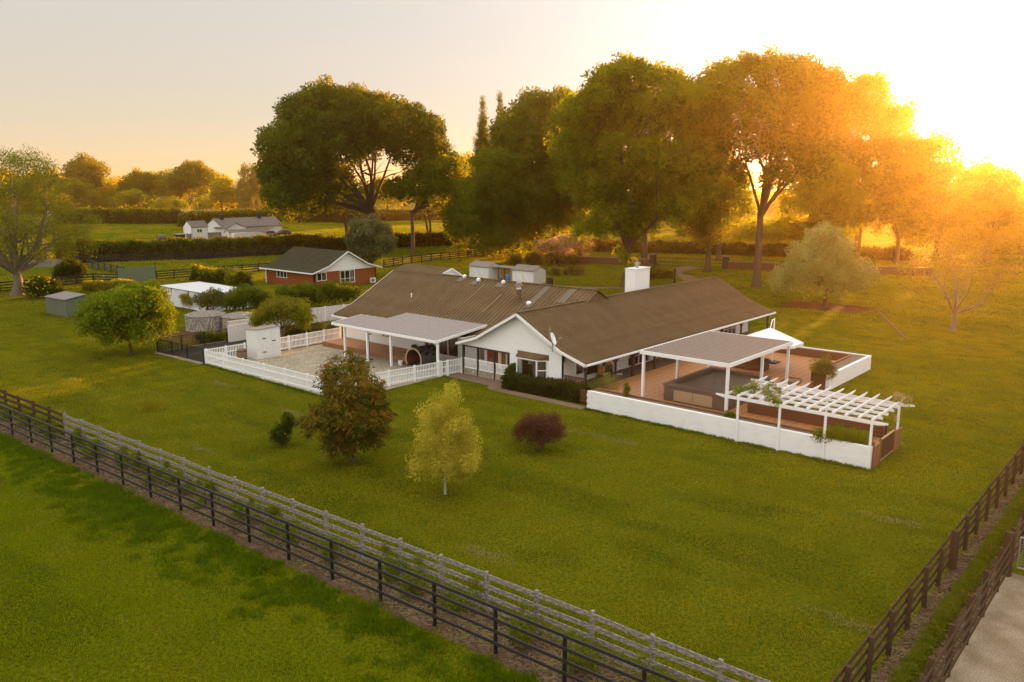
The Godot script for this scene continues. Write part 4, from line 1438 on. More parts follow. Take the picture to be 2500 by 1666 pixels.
	tree("corner_plant", "small green plant climbing the front left spa roof post", "plant", -1.2, -14.2, [[0, 1.25, .16], [.1, 1.5, .13], [0, 1.7, .1]], "broad", [M.fresh2], .12, [], M.bark)
	tree("corner_plant", "tiny green plant in the gravel beside the right spa roof post", "plant", -1.25, -20.6, [[0, 1.12, .2], [.2, 1.1, .15]], "broad", [M.fresh2], .12, [], M.bark)
	# furniture on the deck
	var so := thing("sofa_shaped_box", "low dark brown box behind the spa pool, in a made up sofa shape", "sofa", P(12.4, .5, -15.2))  # brown box behind the spa; its sofa form and cushions are made up
	st = mb()
	bx(st, Vector3(0, .2, 0), Vector3(.9, .34, 2.8))
	own("base", st, M.panel_brown, so)
	st = mb()
	bx(st, Vector3(.4, .52, 0), Vector3(.16, .55, 2.8))
	own("backrest", st, M.dark_wood, so)
	for s in [-1.4, 1.4]:
		st = mb()
		bx(st, Vector3(-.02, .38, s), Vector3(.92, .6, .12))
		own("armrest", st, M.dark_wood, so)
	for k in 3:
		st = mb()
		bx(st, Vector3(-.06, .43, -.88 + k * .88), Vector3(.7, .13, .82))
		own("cushion", st, M.mulch, so)
	var sb := thing("planter_box", "small low timber box of sand on the deck behind the pergola", "planter", P(10.0, .5, -19.4))
	st = mb()
	for q in [[0, -.4, 1.3, .05], [0, .4, 1.3, .05], [-.63, 0, .05, .76], [.63, 0, .05, .76]]: bx(st, Vector3(q[0], .15, q[1]), Vector3(q[2], .3, q[3]))
	own("box_sides", st, M.timber, sb)
	st = mb()
	bx(st, Vector3(0, .12, 0), Vector3(1.2, .2, .74))
	own("sand", st, M.pebble, sb)
	var um := thing("cantilever_umbrella", "large white cantilever umbrella open behind the spa roof", "umbrella", P(12.8, .5, -16.6))
	st = mb()
	for k in 8:
		var a0 := TAU * (k + .5) / 8
		var a1 := TAU * (k + 1.5) / 8
		var e0 := Vector3(cos(a0) * 2.2, 2.05, -sin(a0) * 2.2)
		var e1 := Vector3(cos(a1) * 2.2, 2.05, -sin(a1) * 2.2)
		tri(st, Vector3(0, 2.95, 0), e0, e1)
		quad(st, e0 - Vector3(0, .18, 0), e1 - Vector3(0, .18, 0), e1, e0)
	own("canopy", st, M.canvas, um)
	for k in 8:
		st = mb()
		var a0 := TAU * (k + .5) / 8
		beam(st, Vector3(0, 2.88, 0), Vector3(cos(a0) * 2.15, 2.03, -sin(a0) * 2.15), .02, .025)
		own("rib", st, M.galv, um)
	st = mb()
	tube(st, [Vector3(2.5, 0, -.8), Vector3(2.5, 3.2, -.8)], [.05, .045], 8)
	tube(st, [Vector3(2.5, 3.1, -.8), Vector3(1.2, 3.3, -.4), Vector3(0, 2.95, 0)], [.04, .04, .03], 8)
	own("pole", st, M.trim, um)
	st = mb()
	bx(st, Vector3(2.5, .04, -.8), Vector3(.9, .08, .9))
	own("base", st, M.iron, um)
	var pl2 := mb()
	ub(pl2, 20.0, 26, .02, .42, -10.7, -12.4)
	tag(put("verandah_step", pl2, M.timber, self), "brown timber step at the far end of the verandah", "step")

# ---------- fences in front and on the right ----------
func near_fences() -> void:
	var st: SurfaceTool
	var fr := RandomNumberGenerator.new()
	fr.seed = 21
	var f := thing("post_and_rail_fence", "weathered grey post and rail fence along the lawn's front edge", "fence", P(-23.5, 0, -10))
	var n := 31
	var at := func(k: float): return Vector2(strip_edge(16.6 - k * 1.9), 16.6 - k * 1.9)
	for k in n:
		var p: Vector2 = at.call(k)
		piece("post", box_mesh(Vector3(.11, 1.44, .12)), M.brown_wood if p.y > 5.6 else M.grey_wood, f, Transform3D(Basis(Vector3.UP, fr.randfn() * .08) * Basis(Vector3.BACK, fr.randfn() * .03), P(p.x, .64, p.y) - f.position))
	for k in n - 1:
		var p0: Vector2 = at.call(k)
		var p1: Vector2 = at.call(k + 1)
		for r in 4:
			var a := P(p0.x - .085, .24 + r * .34 + fr.randfn() * .022, p0.y + .04)
			var b := P(p1.x - .085, .24 + r * .34 + fr.randfn() * .022, p1.y - .04)
			var c := (a + b) / 2
			var bs := along(a, b)
			piece("rail", box_mesh(Vector3(.035, .15, 1.93)), M.brown_wood if p0.y > 5.6 else M.grey_wood, f, Transform3D(bs, c - f.position))
	var bfence := thing("rail_fence", "black four rail steel fence beyond the soil strip, nearest the paddock", "fence", P(-25, 0, -10))
	var bat := func(k: float): return Vector2(-26.35 + (17.3 - (17.3 - k * 2.35)) * .048, 17.3 - k * 2.35)
	for k in 26:
		var p: Vector2 = bat.call(k)
		piece("post", box_mesh(Vector3(.08, 1.48, .08)), M.iron, bfence, Transform3D(Basis(), P(p.x, .74, p.y) - bfence.position))
	for k in 25:
		var p0: Vector2 = bat.call(k)
		var p1: Vector2 = bat.call(k + 1)
		for r in 4:
			var a := P(p0.x - .06, .36 + r * .36, p0.y)
			var b := P(p1.x - .06, .36 + r * .36, p1.y)
			piece("rail", box_mesh(Vector3(.04, .09, 2.36)), M.black_wood, bfence, Transform3D(along(a, b), (a + b) / 2 - bfence.position))
	# young hedge plants between the two fences
	rng.seed = 5
	var proto: Node3D = null
	for k in 24:
		var v := 15.0 - k * 2.0 + fr.randf_range(-.5, .5)
		var u := strip_edge(v) - .62 + fr.randf_range(-.15, .15)
		var h := fr.randf_range(.6, 1.05)
		if proto == null or k % 5 == 0:
			proto = thing("young_shrub", "young green hedge shrub in the soil strip between the two front fences", "shrub", P(u, 0, v), "young shrubs between the front fences")
			var l := []
			for j in 6: l.append([Vector3(fr.randfn() * .2, .15 + h * j / 6.5, fr.randfn() * .3), .2 + .1 * fr.randf()])
			st = mb()
			tube(st, [Vector3.ZERO, Vector3(.03, h * .9, .02)], [.02, .008], 5)
			own("stem", st, M.twig, proto)
			foliage(proto, l, "broad", [M.hedge_lit, M.fresh2], .15, .45, .3)
		else: dup(proto, "young_shrub", P(u, 0, v), fr.randf() * TAU, "")
	# straw litter in the strip
	var straw := []
	for k in 700:
		var v := fr.randf_range(12, -36)
		straw.append(Transform3D(Basis(Vector3.UP, fr.randf() * TAU).scaled(Vector3.ONE * fr.randf_range(.1, .3)), P(strip_edge(v) - fr.randf_range(.1, 1.5), .02, v)))
	for k in 400: straw.append(Transform3D(Basis(Vector3.UP, fr.randf() * TAU).scaled(Vector3.ONE * fr.randf_range(.1, .3)), P(fr.randf_range(-21, 10), .02, -33.4 - fr.randf() * 1.4)))
	var ss := mb()
	for k in 14:
		var a := Vector3(fr.randfn(), 0, fr.randfn()) * .6
		var dd := Vector3(fr.randfn(), fr.randf() * .3, fr.randfn()).normalized()
		beam(ss, a, a + dd * .8, .03, .03)
	ss.set_material(M.grass_dry)
	var so := scatter("straw_litter", ss.commit(), straw, self)
	tag(so, "dry straw litter on the soil strips between the fences", "straw")
	# right boundary fences
	var f2 := thing("post_and_rail_fence", "brown post and rail fence along the lawn's right edge", "fence", P(5, 0, -33.3))
	for k in 34:
		var u := -22.4 + k * 1.75
		var big := k == 7
		piece("post", box_mesh(Vector3(.24, 1.45, .24) if big else Vector3(.11, 1.4, .12)), M.brown_wood, f2, Transform3D(Basis(Vector3.UP, fr.randfn() * .05) * Basis(Vector3.RIGHT, fr.randfn() * .02), P(u, .66, -33.4) - f2.position))
		if k == 33: continue
		for r in 4:
			var y := .26 + r * .33
			var a := P(u - .02, y + fr.randfn() * .012, -33.30)
			var b := P(u + 1.77, y + fr.randfn() * .012, -33.30)
			piece("rail", box_mesh(Vector3(.035, .13, 1.79)), M.brown_wood, f2, Transform3D(along(a, b), (a + b) / 2 - f2.position))
	var f3 := thing("post_and_rail_fence", "brown post and rail fence between the small hedge and the gravel track", "fence", P(0, 0, -34.9))
	for k in 30:
		var u := -23.3 + k * 2.05
		piece("post", box_mesh(Vector3(.12, 1.52, .13)), M.brown_wood, f3, Transform3D(Basis(Vector3.UP, fr.randfn() * .05), P(u, .76, -34.9) - f3.position))
		if k == 29: continue
		for r in 4:
			var y := .3 + r * .35
			var a := P(u, y, -34.99)
			var b := P(u + 2.05, y, -34.99)
			piece("rail", box_mesh(Vector3(.03, .09, 2.06)), M.brown_wood, f3, Transform3D(along(a, b), (a + b) / 2 - f3.position))
	hedge("young_hedge", "low young hedge in the soil strip between the two right fences", Vector2(-24, -34.15), Vector2(60, -33.95), .2, .36, .13, [M.fresh2, M.hedge_lit], "", .3)
	var gp := thing("gate_post", "thick round topped timber gate post beside the gravel track", "gate post", P(-9.5, 0, -34.9))
	st = mb()
	tube(st, [Vector3(0, 0, 0), Vector3(0, 1.5, 0), Vector3(0, 1.54, 0)], [.17, .165, .13], 12)
	own("post", st, M.brown_wood, gp)
	var fg := thing("field_gate", "galvanised mesh field gate at the right edge of the picture", "gate", P(-9.2, 0, -37))
	st = mb()
	for y in [.22, 1.32]: tube(st, [P(-9.15, y, -35.15), P(-9.15, y, -39)], [.025, .025], 6)
	for v in [-35.15, -37.2, -39.0]: tube(st, [P(-9.15, .22, v), P(-9.15, 1.32, v)], [.022, .022], 6)
	put("frame", st, M.galv, fg)
	st = mb()
	for k in 36: beam(st, P(-9.15, .22, -35.15 - k * .1), P(-9.15, 1.32, -35.15 - k * .1), .006, .006)
	for k in 11: beam(st, P(-9.15, .27 + k * .1, -35.15), P(-9.15, .27 + k * .1, -39), .006, .006)
	put("wire_mesh", st, M.galv, fg)
	# a fallen stick in the paddock
	st = mb()
	tube(st, [P(-31.2, .12, -2.0), P(-31.4, .16, -2.7), P(-31.9, .12, -3.5)], [.02, .025, .012], 5)
	tag(put("fallen_branch", st, M.twig, self), "thin fallen branch lying in the paddock grass", "branch")

# ---------- other buildings and things round the house ----------
func gabled_house(t: Node3D, o: Vector3, ridge: Vector3, across: Vector3, length: float, width: float, eave: float, top: float, wallm: Material, roofm: Material, over := .3, rib := .3) -> void:
	# o is a ground corner; ridge runs along «ridge», the width along «across»
	var st := mb()
	gable(st, o, across, [Vector2(0, eave), Vector2(width / 2, top - .06), Vector2(width, eave)] if ridge.cross(across).y > 0 else [Vector2(0, eave), Vector2(width / 2, top - .06), Vector2(width, eave)], 0.0, .1)
	put("gable_wall", st, wallm, t)
	st = mb()
	gable(st, o + ridge * (length - .1), across, [Vector2(0, eave), Vector2(width / 2, top - .06), Vector2(width, eave)], 0.0, .1)
	put("gable_wall", st, wallm, t)
	st = mb()
	for s in [.05, width - .05]: bx(st, o + ridge * length / 2 + across * s + Vector3.UP * eave / 2, (ridge.abs() * (length - .22) + across.abs() * .1 + Vector3.UP * eave))
	put("side_wall", st, wallm, t)
	st = mb()
	var k := (top - eave) / (width / 2)
	roof_sheet(st, o - ridge * over, ridge, across, length + 2 * over, [Vector2(-over, eave - k * over + .06), Vector2(width / 2, top + .06), Vector2(width + over, eave - k * over + .06)], rib, .03)
	put("roof", st, roofm, t)

func flat_box(t: Node3D, called: String, m: Material, u0: float, u1: float, h0: float, h1: float, v0: float, v1: float) -> MeshInstance3D:
	var st := mb()
	ub(st, u0, u1, h0, h1, v0, v1)
	return put(called, st, m, t)

func outbuildings() -> void:
	var st: SurfaceTool
	# brick house behind on the left
	var t := thing("brick_house", "red brick cottage with a dark green roof and white gable behind the orchard", "house", P(26, 0, 52))
	st = mb()
	var hol := [Rect2(2.6, .95, 2.3, 1.15)]
	wall(st, P(21, 0, 57.5), P(0, 0, -1), 10.8, 2.2, .15, hol)
	put("front_wall", st, M.brick, t)
	window(t, "window", P(21, 0, 57.5), P(0, 0, -1), Rect2(4.6, .95, 2.3, 1.15) if false else hol[0], 3, M.trim, 0.0, M.curtain)
	st = mb()
	var hs := [Rect2(.4, .95, 1.5, 1.05), Rect2(4.0, .35, 2.4, 1.65)]
	wall(st, P(21, 0, 46.7), P(1, 0, 0), 10.0, 2.05, .15, hs)
	put("side_wall", st, M.brick, t)
	window(t, "window", P(21, 0, 46.7), P(1, 0, 0), hs[0], 2, M.trim, 0.0, M.curtain)
	window(t, "french_doors", P(21, 0, 46.7), P(1, 0, 0), hs[1], 3, M.trim, .35, M.blind)
	st = mb()
	wall(st, P(31, 0, 46.7), P(0, 0, 1), 10.8, 2.2, .15, [Rect2(3, .8, 1.8, 1.2)])
	wall(st, P(31, 0, 57.5), P(-1, 0, 0), 10.0, 2.2, .15, [])
	put("back_wall", st, M.brick, t)
	st = mb()
	gable(st, P(21, 0, 46.62), P(1, 0, 0), [Vector2(-.1, 2.12), Vector2(1.9, 2.72), Vector2(5, 4.42), Vector2(8.1, 2.72), Vector2(10.1, 2.12)], 2.05, .1)
	put("gable_wall", st, M.white, t)
	st = mb()
	gable(st, P(21, 0, 57.6), P(1, 0, 0), [Vector2(-.1, 2.12), Vector2(1.9, 2.72), Vector2(5, 4.42), Vector2(8.1, 2.72), Vector2(10.1, 2.12)], 2.05, .1)
	put("gable_wall", st, M.white, t)
	st = mb()
	roof_sheet(st, P(21, .06, 46.1), P(0, 0, 1), P(1, 0, 0), 12.0, [Vector2(-.6, 2.0), Vector2(1.9, 2.75), Vector2(5, 4.47), Vector2(8.1, 2.75), Vector2(10.6, 2.0)], .5, .015)
	put("roof", st, M.roof_green, t)
	st = mb()
	beam(st, P(20.38, 1.99, 46.1), P(20.38, 1.99, 58.1), .05, .15)
	for q in [[20.4, 2.0, 22.9, 2.74], [22.9, 2.74, 26, 4.46], [26, 4.46, 29.1, 2.74], [29.1, 2.74, 31.6, 2.0]]: beam(st, P(q[0], q[1], 46.08), P(q[2], q[3], 46.08), .05, .14)
	ub(st, 20.9, 20.98, 0, 2.0, 57.3, 57.45)
	put("fascia", st, M.trim, t)
	var ac := thing("heat_pump", "white heat pump unit beside the cottage's far wall", "heat pump", P(30.0, 0, 46.2))
	st = mb()
	bx(st, Vector3(0, .4, 0), Vector3(.8, .65, .3))
	own("casing", st, M.shed_white, ac)
	st = mb()
	tube(st, [Vector3(-.12, .4, .15), Vector3(-.12, .4, .17)], [.24, .24], 16)
	own("fan_grille", st, M.grey_steel, ac)
	# green garden shed at the left
	t = thing("garden_shed", "small green steel garden shed on the left lawn", "shed", P(-7.6, 0, 49))
	var g0 := P(-8.7, 0, 51.1)
	var dv := (P(-8.35, 0, 46.9) - g0).normalized()
	var dw := dv.cross(Vector3.UP) * -1.0
	st = mb()
	gable(st, g0, dv, [Vector2(0, 1.72), Vector2(4.2, 1.72)], 0, .06)
	put("wall", st, M.green_steel, t)
	st = mb()
	gable(st, g0 + dw * 1.9, dv, [Vector2(0, 2.0), Vector2(4.2, 2.0)], 0, .06)
	put("wall", st, M.green_steel, t)
	for s in [.03, 4.17]:
		st = mb()
		var q: Vector3 = g0 + dv * s
		hexa(st, [q - dv * .03 + dw * .07, q + dv * .03 + dw * .07, q + dv * .03 + dw * 1.88, q - dv * .03 + dw * 1.88, q - dv * .03 + dw * .07 + Vector3.UP * 1.72, q + dv * .03 + dw * .07 + Vector3.UP * 1.72, q + dv * .03 + dw * 1.88 + Vector3.UP * 2.0, q - dv * .03 + dw * 1.88 + Vector3.UP * 2.0])
		put("end_wall", st, M.green_steel, t)
	st = mb()
	for s in [0.0, .55, 1.1, 1.42, 1.74, 2.06, 2.38, 3.0, 3.6, 4.16]: bx(st, g0 + dv * (s + .02) - dw * .01 + Vector3.UP * .86, Vector3(.05, 1.7, .035), Basis(dv, Vector3.UP, dv.cross(Vector3.UP)))
	put("rib", st, M.grey_steel, t)
	st = mb()
	roof_sheet(st, g0 - dv * .1, dv, dw, 4.4, [Vector2(-.15, 1.75), Vector2(2.05, 2.08)], .3, .02)
	put("roof", st, M.shed_roof, t)
	# crop cover (white cloth over a frame)
	t = thing("cloth_cage", "large flat topped crop cage covered in white cloth", "crop cage", P(6, 0, 45))
	st = mb()
	var gx := 14
	for i in gx:
		for j in gx:
			var f := func(a: int, b: int): return P(2.6 + 5.2 * a / gx, 1.85 + .06 * sin(a * 1.1) * sin(b * .9), 39.5 + 11.0 * b / gx)
			quad(st, f.call(i, j + 1), f.call(i, j), f.call(i + 1, j), f.call(i + 1, j + 1))
	for i in 18:
		var w := func(k: int, y: float): return P(2.6 - .25 * (1.0 - y / 1.85) + .05 * sin(k * 1.9 + y), y, 39.5 + 11.0 * k / 18)
		quad(st, w.call(i + 1, 0.0), w.call(i, 0.0), w.call(i, 1.85), w.call(i + 1, 1.85))
		var w2 := func(k: int, y: float): return P(2.6 + 5.2 * k / 18, y, 39.5 - .25 * (1.0 - y / 1.85) + .05 * sin(k * 2.3))
		quad(st, w2.call(i, 0.0), w2.call(i + 1, 0.0), w2.call(i + 1, 1.85), w2.call(i, 1.85))
	put("cloth", st, M.cover, t)
	for v in [39.5, 43.2, 46.9, 50.5]:
		st = mb()
		ub(st, 2.5, 2.56, 0, 1.92, v - .03, v + .03)
		put("post", st, M.dark_wood, t)
	st = mb()
	beam(st, P(2.52, 1.88, 39.4), P(2.52, 1.88, 50.6), .05, .05)
	put("wire_rail", st, M.dark_wood, t)
	# green mesh screen in the paddock
	t = thing("shade_screen", "flat green mesh screen standing in the dark paddock fence", "screen", P(10, 0, 71.5))
	st = mb()
	hexa(st, [P(7.5, .05, 71.52), P(12.6, .05, 71.47), P(12.6, .05, 71.53), P(7.5, .05, 71.58), P(7.5, 1.98, 71.52), P(12.6, 2.02, 71.47), P(12.6, 2.02, 71.53), P(7.5, 1.98, 71.58)])
	put("mesh", st, M.mesh_green, t)
	for u in [7.45, 12.65]:
		st = mb()
		ub(st, u - .04, u + .04, 0, 2.1, 71.5, 71.6)
		put("post", st, M.dark_wood, t)
	t = thing("stable_wall", "low grey board wall seen behind the bare left tree", "wall", P(9, 0, 102))
	for k in 5:
		st = mb()
		beam(st, P(7.6 + k * .75, .7, 103.6 - k * .85), P(7.6 + (k + .96) * .75, .7, 103.6 - (k + .96) * .85), .06, 1.3)
		put("board", st, M.shed_roof, t)
	# white sheds behind the house
	for q in [[37.0, "white garden shed behind the roof, left one of the pair"], [29.0, "white garden shed behind the roof, right one of the pair"]]:
		t = thing("white_shed", q[1], "shed", P(44, 0, q[0] + 2))
		gabled_house(t, P(42.9, 0, q[0]), P(0, 0, 1), P(1, 0, 0), 3.7, 2.6, 1.75, 2.3, M.shed_white, M.shed_roof, .15, .4)
		for k in 2:
			st = mb()
			ub(st, 42.86, 42.89, .08, 1.6, q[0] + .7 + k * 1.15, q[0] + 1.8 + k * 1.15)
			var dr := put("door", st, M.shed_white, t)
			st = mb()
			beam(st, P(42.84, .2, q[0] + .75 + k * 1.15), P(42.84, 1.5, q[0] + 1.75 + k * 1.15), .06, .02)
			ub(st, 42.82, 42.86, .8, .95, q[0] + 1.7 + k * .18, q[0] + 1.75 + k * .18)
			put("brace", st, M.trim, dr)
	t = thing("storage_lean_to", "open storage bay with slatted racks between the two white sheds", "lean-to", P(44, 0, 34.8))
	for k in 7:
		st = mb()
		ub(st, 44.6, 44.7, .15 + k * .22, .27 + k * .22, 32.9, 36.8)
		put("slat", st, M.pale_timber, t)
	for v in [33.0, 34.3, 35.6, 36.7]:
		st = mb()
		ub(st, 44.5, 44.6, 0, 1.75, v - .05, v + .05)
		put("post", st, M.brick if v > 35 else M.trim, t)
	flat_box(t, "roof", M.shed_roof, 43.4, 45.6, 1.78, 1.84, 32.9, 36.9)
	t = thing("blue_container", "blue plastic container in front of the slatted racks", "container", P(43.6, 0, 34.0))
	st = mb()
	lathe(st, Vector3.ZERO, [Vector2(0, 0), Vector2(.3, 0), Vector2(.34, .7), Vector2(.2, .85), Vector2(0, .88)], 14)
	own("barrel_body", st, M.blue, t)
	t = thing("wheelie_bin", "dark wheelie bin right of the white sheds", "bin", P(43.4, 0, 26.6))
	st = mb()
	hexa(st, [Vector3(-.26, .05, .28), Vector3(.26, .05, .28), Vector3(.26, .05, -.28), Vector3(-.26, .05, -.28), Vector3(-.33, 1.0, .33), Vector3(.33, 1.0, .33), Vector3(.33, 1.0, -.33), Vector3(-.33, 1.0, -.33)])
	own("body", st, M.black_plastic, t)
	st = mb()
	bx(st, Vector3(0, 1.04, 0), Vector3(.72, .06, .74), Basis(Vector3.BACK, .05))
	own("lid", st, M.black_plastic, t)
	# boundary wall and drive gate
	t = thing("boundary_wall", "low brown boundary wall behind the tall trees, left of the gate", "wall", P(72, 0, 38))
	st = mb()
	beam(st, P(68.5, .55, 47), P(74.3, .55, 30.4), .3, 1.1)
	put("wall_face", st, M.wall_brown, t)
	st = mb()
	beam(st, P(68.5, 1.14, 47), P(74.3, 1.14, 30.4), .4, .08)
	put("coping", st, M.coping, t)
	t = thing("boundary_wall", "low brown boundary wall behind the tall trees, right of the gate", "wall", P(82, 0, 8))
	st = mb()
	beam(st, P(78.3, .55, 18.8), P(88, .55, -8), .3, 1.1)
	put("wall_face", st, M.wall_brown, t)
	st = mb()
	beam(st, P(78.3, 1.14, 18.8), P(88, 1.14, -8), .4, .08)
	put("coping", st, M.coping, t)
	for k in 2:
		t = thing("gate_pillar", ["dark square gate pillar at the left of the drive gate", "dark square gate pillar at the right of the drive gate"][k], "gate pillar", P(74.4 + k * 3.8, 0, 30.0 - k * 10.8))
		st = mb()
		bx(st, Vector3(0, .95, 0), Vector3(.8, 1.9, .8))
		own("pillar", st, M.dark_gravel, t)
		st = mb()
		bx(st, Vector3(0, 1.94, 0), Vector3(.95, .08, .95))
		own("cap", st, M.coping, t)
	t = thing("drive_gate", "wide dark double drive gate between the two pillars", "gate", P(76.3, 0, 24.6))
	for k in 2:
		st = mb()
		var a := P(74.6, 0, 29.4).lerp(P(78.0, 0, 19.8), k * .5 + .01)
		var b := P(74.6, 0, 29.4).lerp(P(78.0, 0, 19.8), k * .5 + .49)
		for y in [.25, .8, 1.45]: beam(st, a + Vector3.UP * y, b + Vector3.UP * y, .05, .06)
		for j in 13:
			var p := a.lerp(b, j / 12.0)
			beam(st, p + Vector3.UP * .2, p + Vector3.UP * 1.5, .03, .03)
		put("leaf", st, M.iron, t)
	t = thing("bollard_light", "slim dark bollard beside the drive behind the ridge", "bollard", P(54.7, 0, 14.7))
	st = mb()
	lathe(st, Vector3.ZERO, [Vector2(.1, 0), Vector2(.1, 1.9), Vector2(.14, 1.92), Vector2(.14, 2.1), Vector2(0, 2.15)], 10)
	own("column", st, M.iron, t)
	# kerb round the bed on the right lawn
	var kb := mb()
	beam(kb, P(50.3, .02, -12.1), P(33.9, .02, -19.6), .22, .08)
	beam(kb, P(50.4, .03, -12.0), P(50.5, .03, -3.4), .2, .1)
	struct("kerb", kb, M.wall_brown)

# ---------- paddocks, hedges and the white farmhouse ----------
func paddock_fence(label: String, pts: Array, h: float, rails: int, bay: float, m: Material) -> void:
	var t := thing("paddock_fence", label, "fence", P(pts[0].x, 0, pts[0].y))
	for s in pts.size() - 1:
		var n := maxi(1, roundi(pts[s].distance_to(pts[s + 1]) / bay))
		for i in n:
			var p0: Vector2 = pts[s].lerp(pts[s + 1], float(i) / n)
			var p1: Vector2 = pts[s].lerp(pts[s + 1], float(i + 1) / n)
			piece("post", box_mesh(Vector3(.14, h + .1, .14)), m, t, Transform3D(Basis(), P(p0.x, h / 2 + .05, p0.y) - t.position))
			for r in rails:
				var y := h - .08 - r * (h - .25) / maxf(1, rails - 1)
				var a := P(p0.x, y, p0.y)
				var b := P(p1.x, y, p1.y)
				piece("rail", box_mesh(Vector3(.05, .15, snappedf(a.distance_to(b), .01))), m, t, Transform3D(along(a, b), (a + b) / 2 - t.position))

func far_place() -> void:
	var st: SurfaceTool
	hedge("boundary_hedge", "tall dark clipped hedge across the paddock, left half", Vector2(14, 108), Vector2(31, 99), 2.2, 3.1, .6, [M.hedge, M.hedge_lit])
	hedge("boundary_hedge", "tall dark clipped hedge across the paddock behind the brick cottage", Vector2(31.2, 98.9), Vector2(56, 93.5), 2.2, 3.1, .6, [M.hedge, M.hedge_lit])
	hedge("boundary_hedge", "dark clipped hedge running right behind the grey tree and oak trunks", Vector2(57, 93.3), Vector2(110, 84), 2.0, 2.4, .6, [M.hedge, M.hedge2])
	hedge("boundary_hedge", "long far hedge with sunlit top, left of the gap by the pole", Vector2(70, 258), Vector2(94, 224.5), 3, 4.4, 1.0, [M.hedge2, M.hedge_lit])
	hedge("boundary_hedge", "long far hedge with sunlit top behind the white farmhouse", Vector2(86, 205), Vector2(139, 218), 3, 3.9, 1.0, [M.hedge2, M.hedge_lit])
	hedge("boundary_hedge", "dark far hedge seen between the oak trunks", Vector2(125, 200), Vector2(190, 172), 2, 2.2, .9, [M.hedge, M.hedge2])
	hedge("boundary_hedge", "second dark far hedge seen between the oak trunks", Vector2(150, 222), Vector2(225, 195), 2, 2.4, 1.0, [M.hedge, M.hedge2])
	hedge("boundary_hedge", "brown shaded hedge beyond the drive gate", Vector2(92, 58), Vector2(112, 2), 2.2, 1.7, .7, [M.hedge, M.hedge2])
	hedge("garden_hedge", "small yellow topped hedge beside the white crop cage", Vector2(16.5, 68), Vector2(17.3, 56.2), 1.3, 1.6, .35, [M.hedge2, M.willow], "", .25)
	hedge("garden_hedge", "low golden hedge behind the round yellow green tree", Vector2(1.5, 67), Vector2(6, 62), 1.0, 1.0, .3, [M.sparse, M.willow2], "", .3)
	hedge("boundary_hedge", "tall shelter hedge behind the huge oak at the end of the farmhouse field", Vector2(128, 165), Vector2(152, 246), 3, 5.2, 1.0, [M.hedge, M.hedge2])  # added hedge, mostly hidden, keeps the sun off the farmhouse field
	paddock_fence("dark rail fence along the foot of the tall paddock hedge", [Vector2(15.2, 104.8), Vector2(30.6, 96.8), Vector2(55.5, 91.4)], 1.3, 4, 3.0, M.fence_dark)
	paddock_fence("dark rail fence zigzagging across the paddock by the green screen", [Vector2(-14, 75), Vector2(-6, 73.3), Vector2(5.7, 74.9), Vector2(7.4, 71.6)], 1.25, 4, 2.6, M.fence_dark)
	paddock_fence("dark rail fence from the green screen towards the brick cottage", [Vector2(12.7, 71.5), Vector2(20, 71), Vector2(36, 70)], 1.25, 4, 2.6, M.fence_dark)
	paddock_fence("dark side fence running back to the tall hedge", [Vector2(11.9, 77.3), Vector2(13.7, 97)], 1.25, 4, 2.8, M.fence_dark)
	paddock_fence("dark rail fence crossing the sunlit lawn behind the grey tree", [Vector2(44, 60.5), Vector2(52, 62.8), Vector2(66, 63.4), Vector2(82, 64.5)], 1.3, 4, 2.4, M.fence_dark)
	paddock_fence("pale far rail fence between the oak trunks", [Vector2(92, 92), Vector2(106, 82), Vector2(112, 72)], 1.4, 4, 2.6, M.grey_wood)
	paddock_fence("white rail fence far off beyond the long hedge", [Vector2(92, 330), Vector2(150, 292)], 2.0, 4, 4.0, M.shed_white)
	for k in 6:
		var tr := thing("tree_stake", "thin pale stake beside the brick cottage's garden fence", "stake", P(19.5 + k * .5, 0, 61 + k * 1.2), "pale stakes beside the cottage")
		st = mb()
		beam(st, Vector3.ZERO, Vector3(0, 1.6, 0), .06, .06)
		own("stake", st, M.pale_timber, tr)
	# the white farmhouse
	var t := thing("farmhouse", "white weatherboard farmhouse with grey roof beyond the hedge", "house", P(74, 0, 150))
	gabled_house(t, P(66, 0, 147), P(1, 0, 0), P(0, 0, 1), 17, 8, 2.7, 4.6, M.shed_white, M.far_roof, .4, .4)
	gabled_house(t, P(65.6, 0, 144.8), P(0, 0, 1), P(1, 0, 0), 5, 5.5, 2.4, 3.7, M.shed_white, M.far_roof, .3, .4)
	flat_box(t, "porch_roof", M.far_roof, 72, 79, 2.1, 2.2, 144.6, 147)
	flat_box(t, "porch_door", M.panel_brown, 74, 77, .1, 2.0, 146.85, 146.95)
	flat_box(t, "window", M.black_plastic, 67.3, 69, 1.1, 2.0, 144.7, 144.78)
	for u in [67.5, 78.0]: flat_box(t, "chimney", M.fence_dark, u, u + .9, 3.5, 5.6, 150.2, 151)
	t = thing("farm_garage", "low white garage in front of the farmhouse", "garage", P(68, 0, 141))
	gabled_house(t, P(64.6, 0, 141.2), P(1, 0, -.18).normalized(), P(.18, 0, 1).normalized(), 9, 3.4, 1.5, 2.2, M.shed_white, M.far_roof, .25, .4)
	t = thing("tower_shed", "tall narrow white shed left of the farmhouse", "shed", P(59, 0, 146))
	gabled_house(t, P(57.6, 0, 146.2), P(1, 0, 0), P(0, 0, 1), 4.2, 3.8, 3.0, 4.3, M.shed_white, M.far_roof, .15, .4)
	for k in 2: flat_box(t, "window", M.black_plastic, 59.0 + k * .65, 59.45 + k * .65, 1.75, 2.4, 146.12, 146.18)
	t = thing("lean_to", "low open lean-to at the left foot of the tall white shed", "lean-to", P(56, 0, 147))
	flat_box(t, "roof", M.sheet_grey, 54.2, 57.4, 1.35, 1.45, 146, 149)
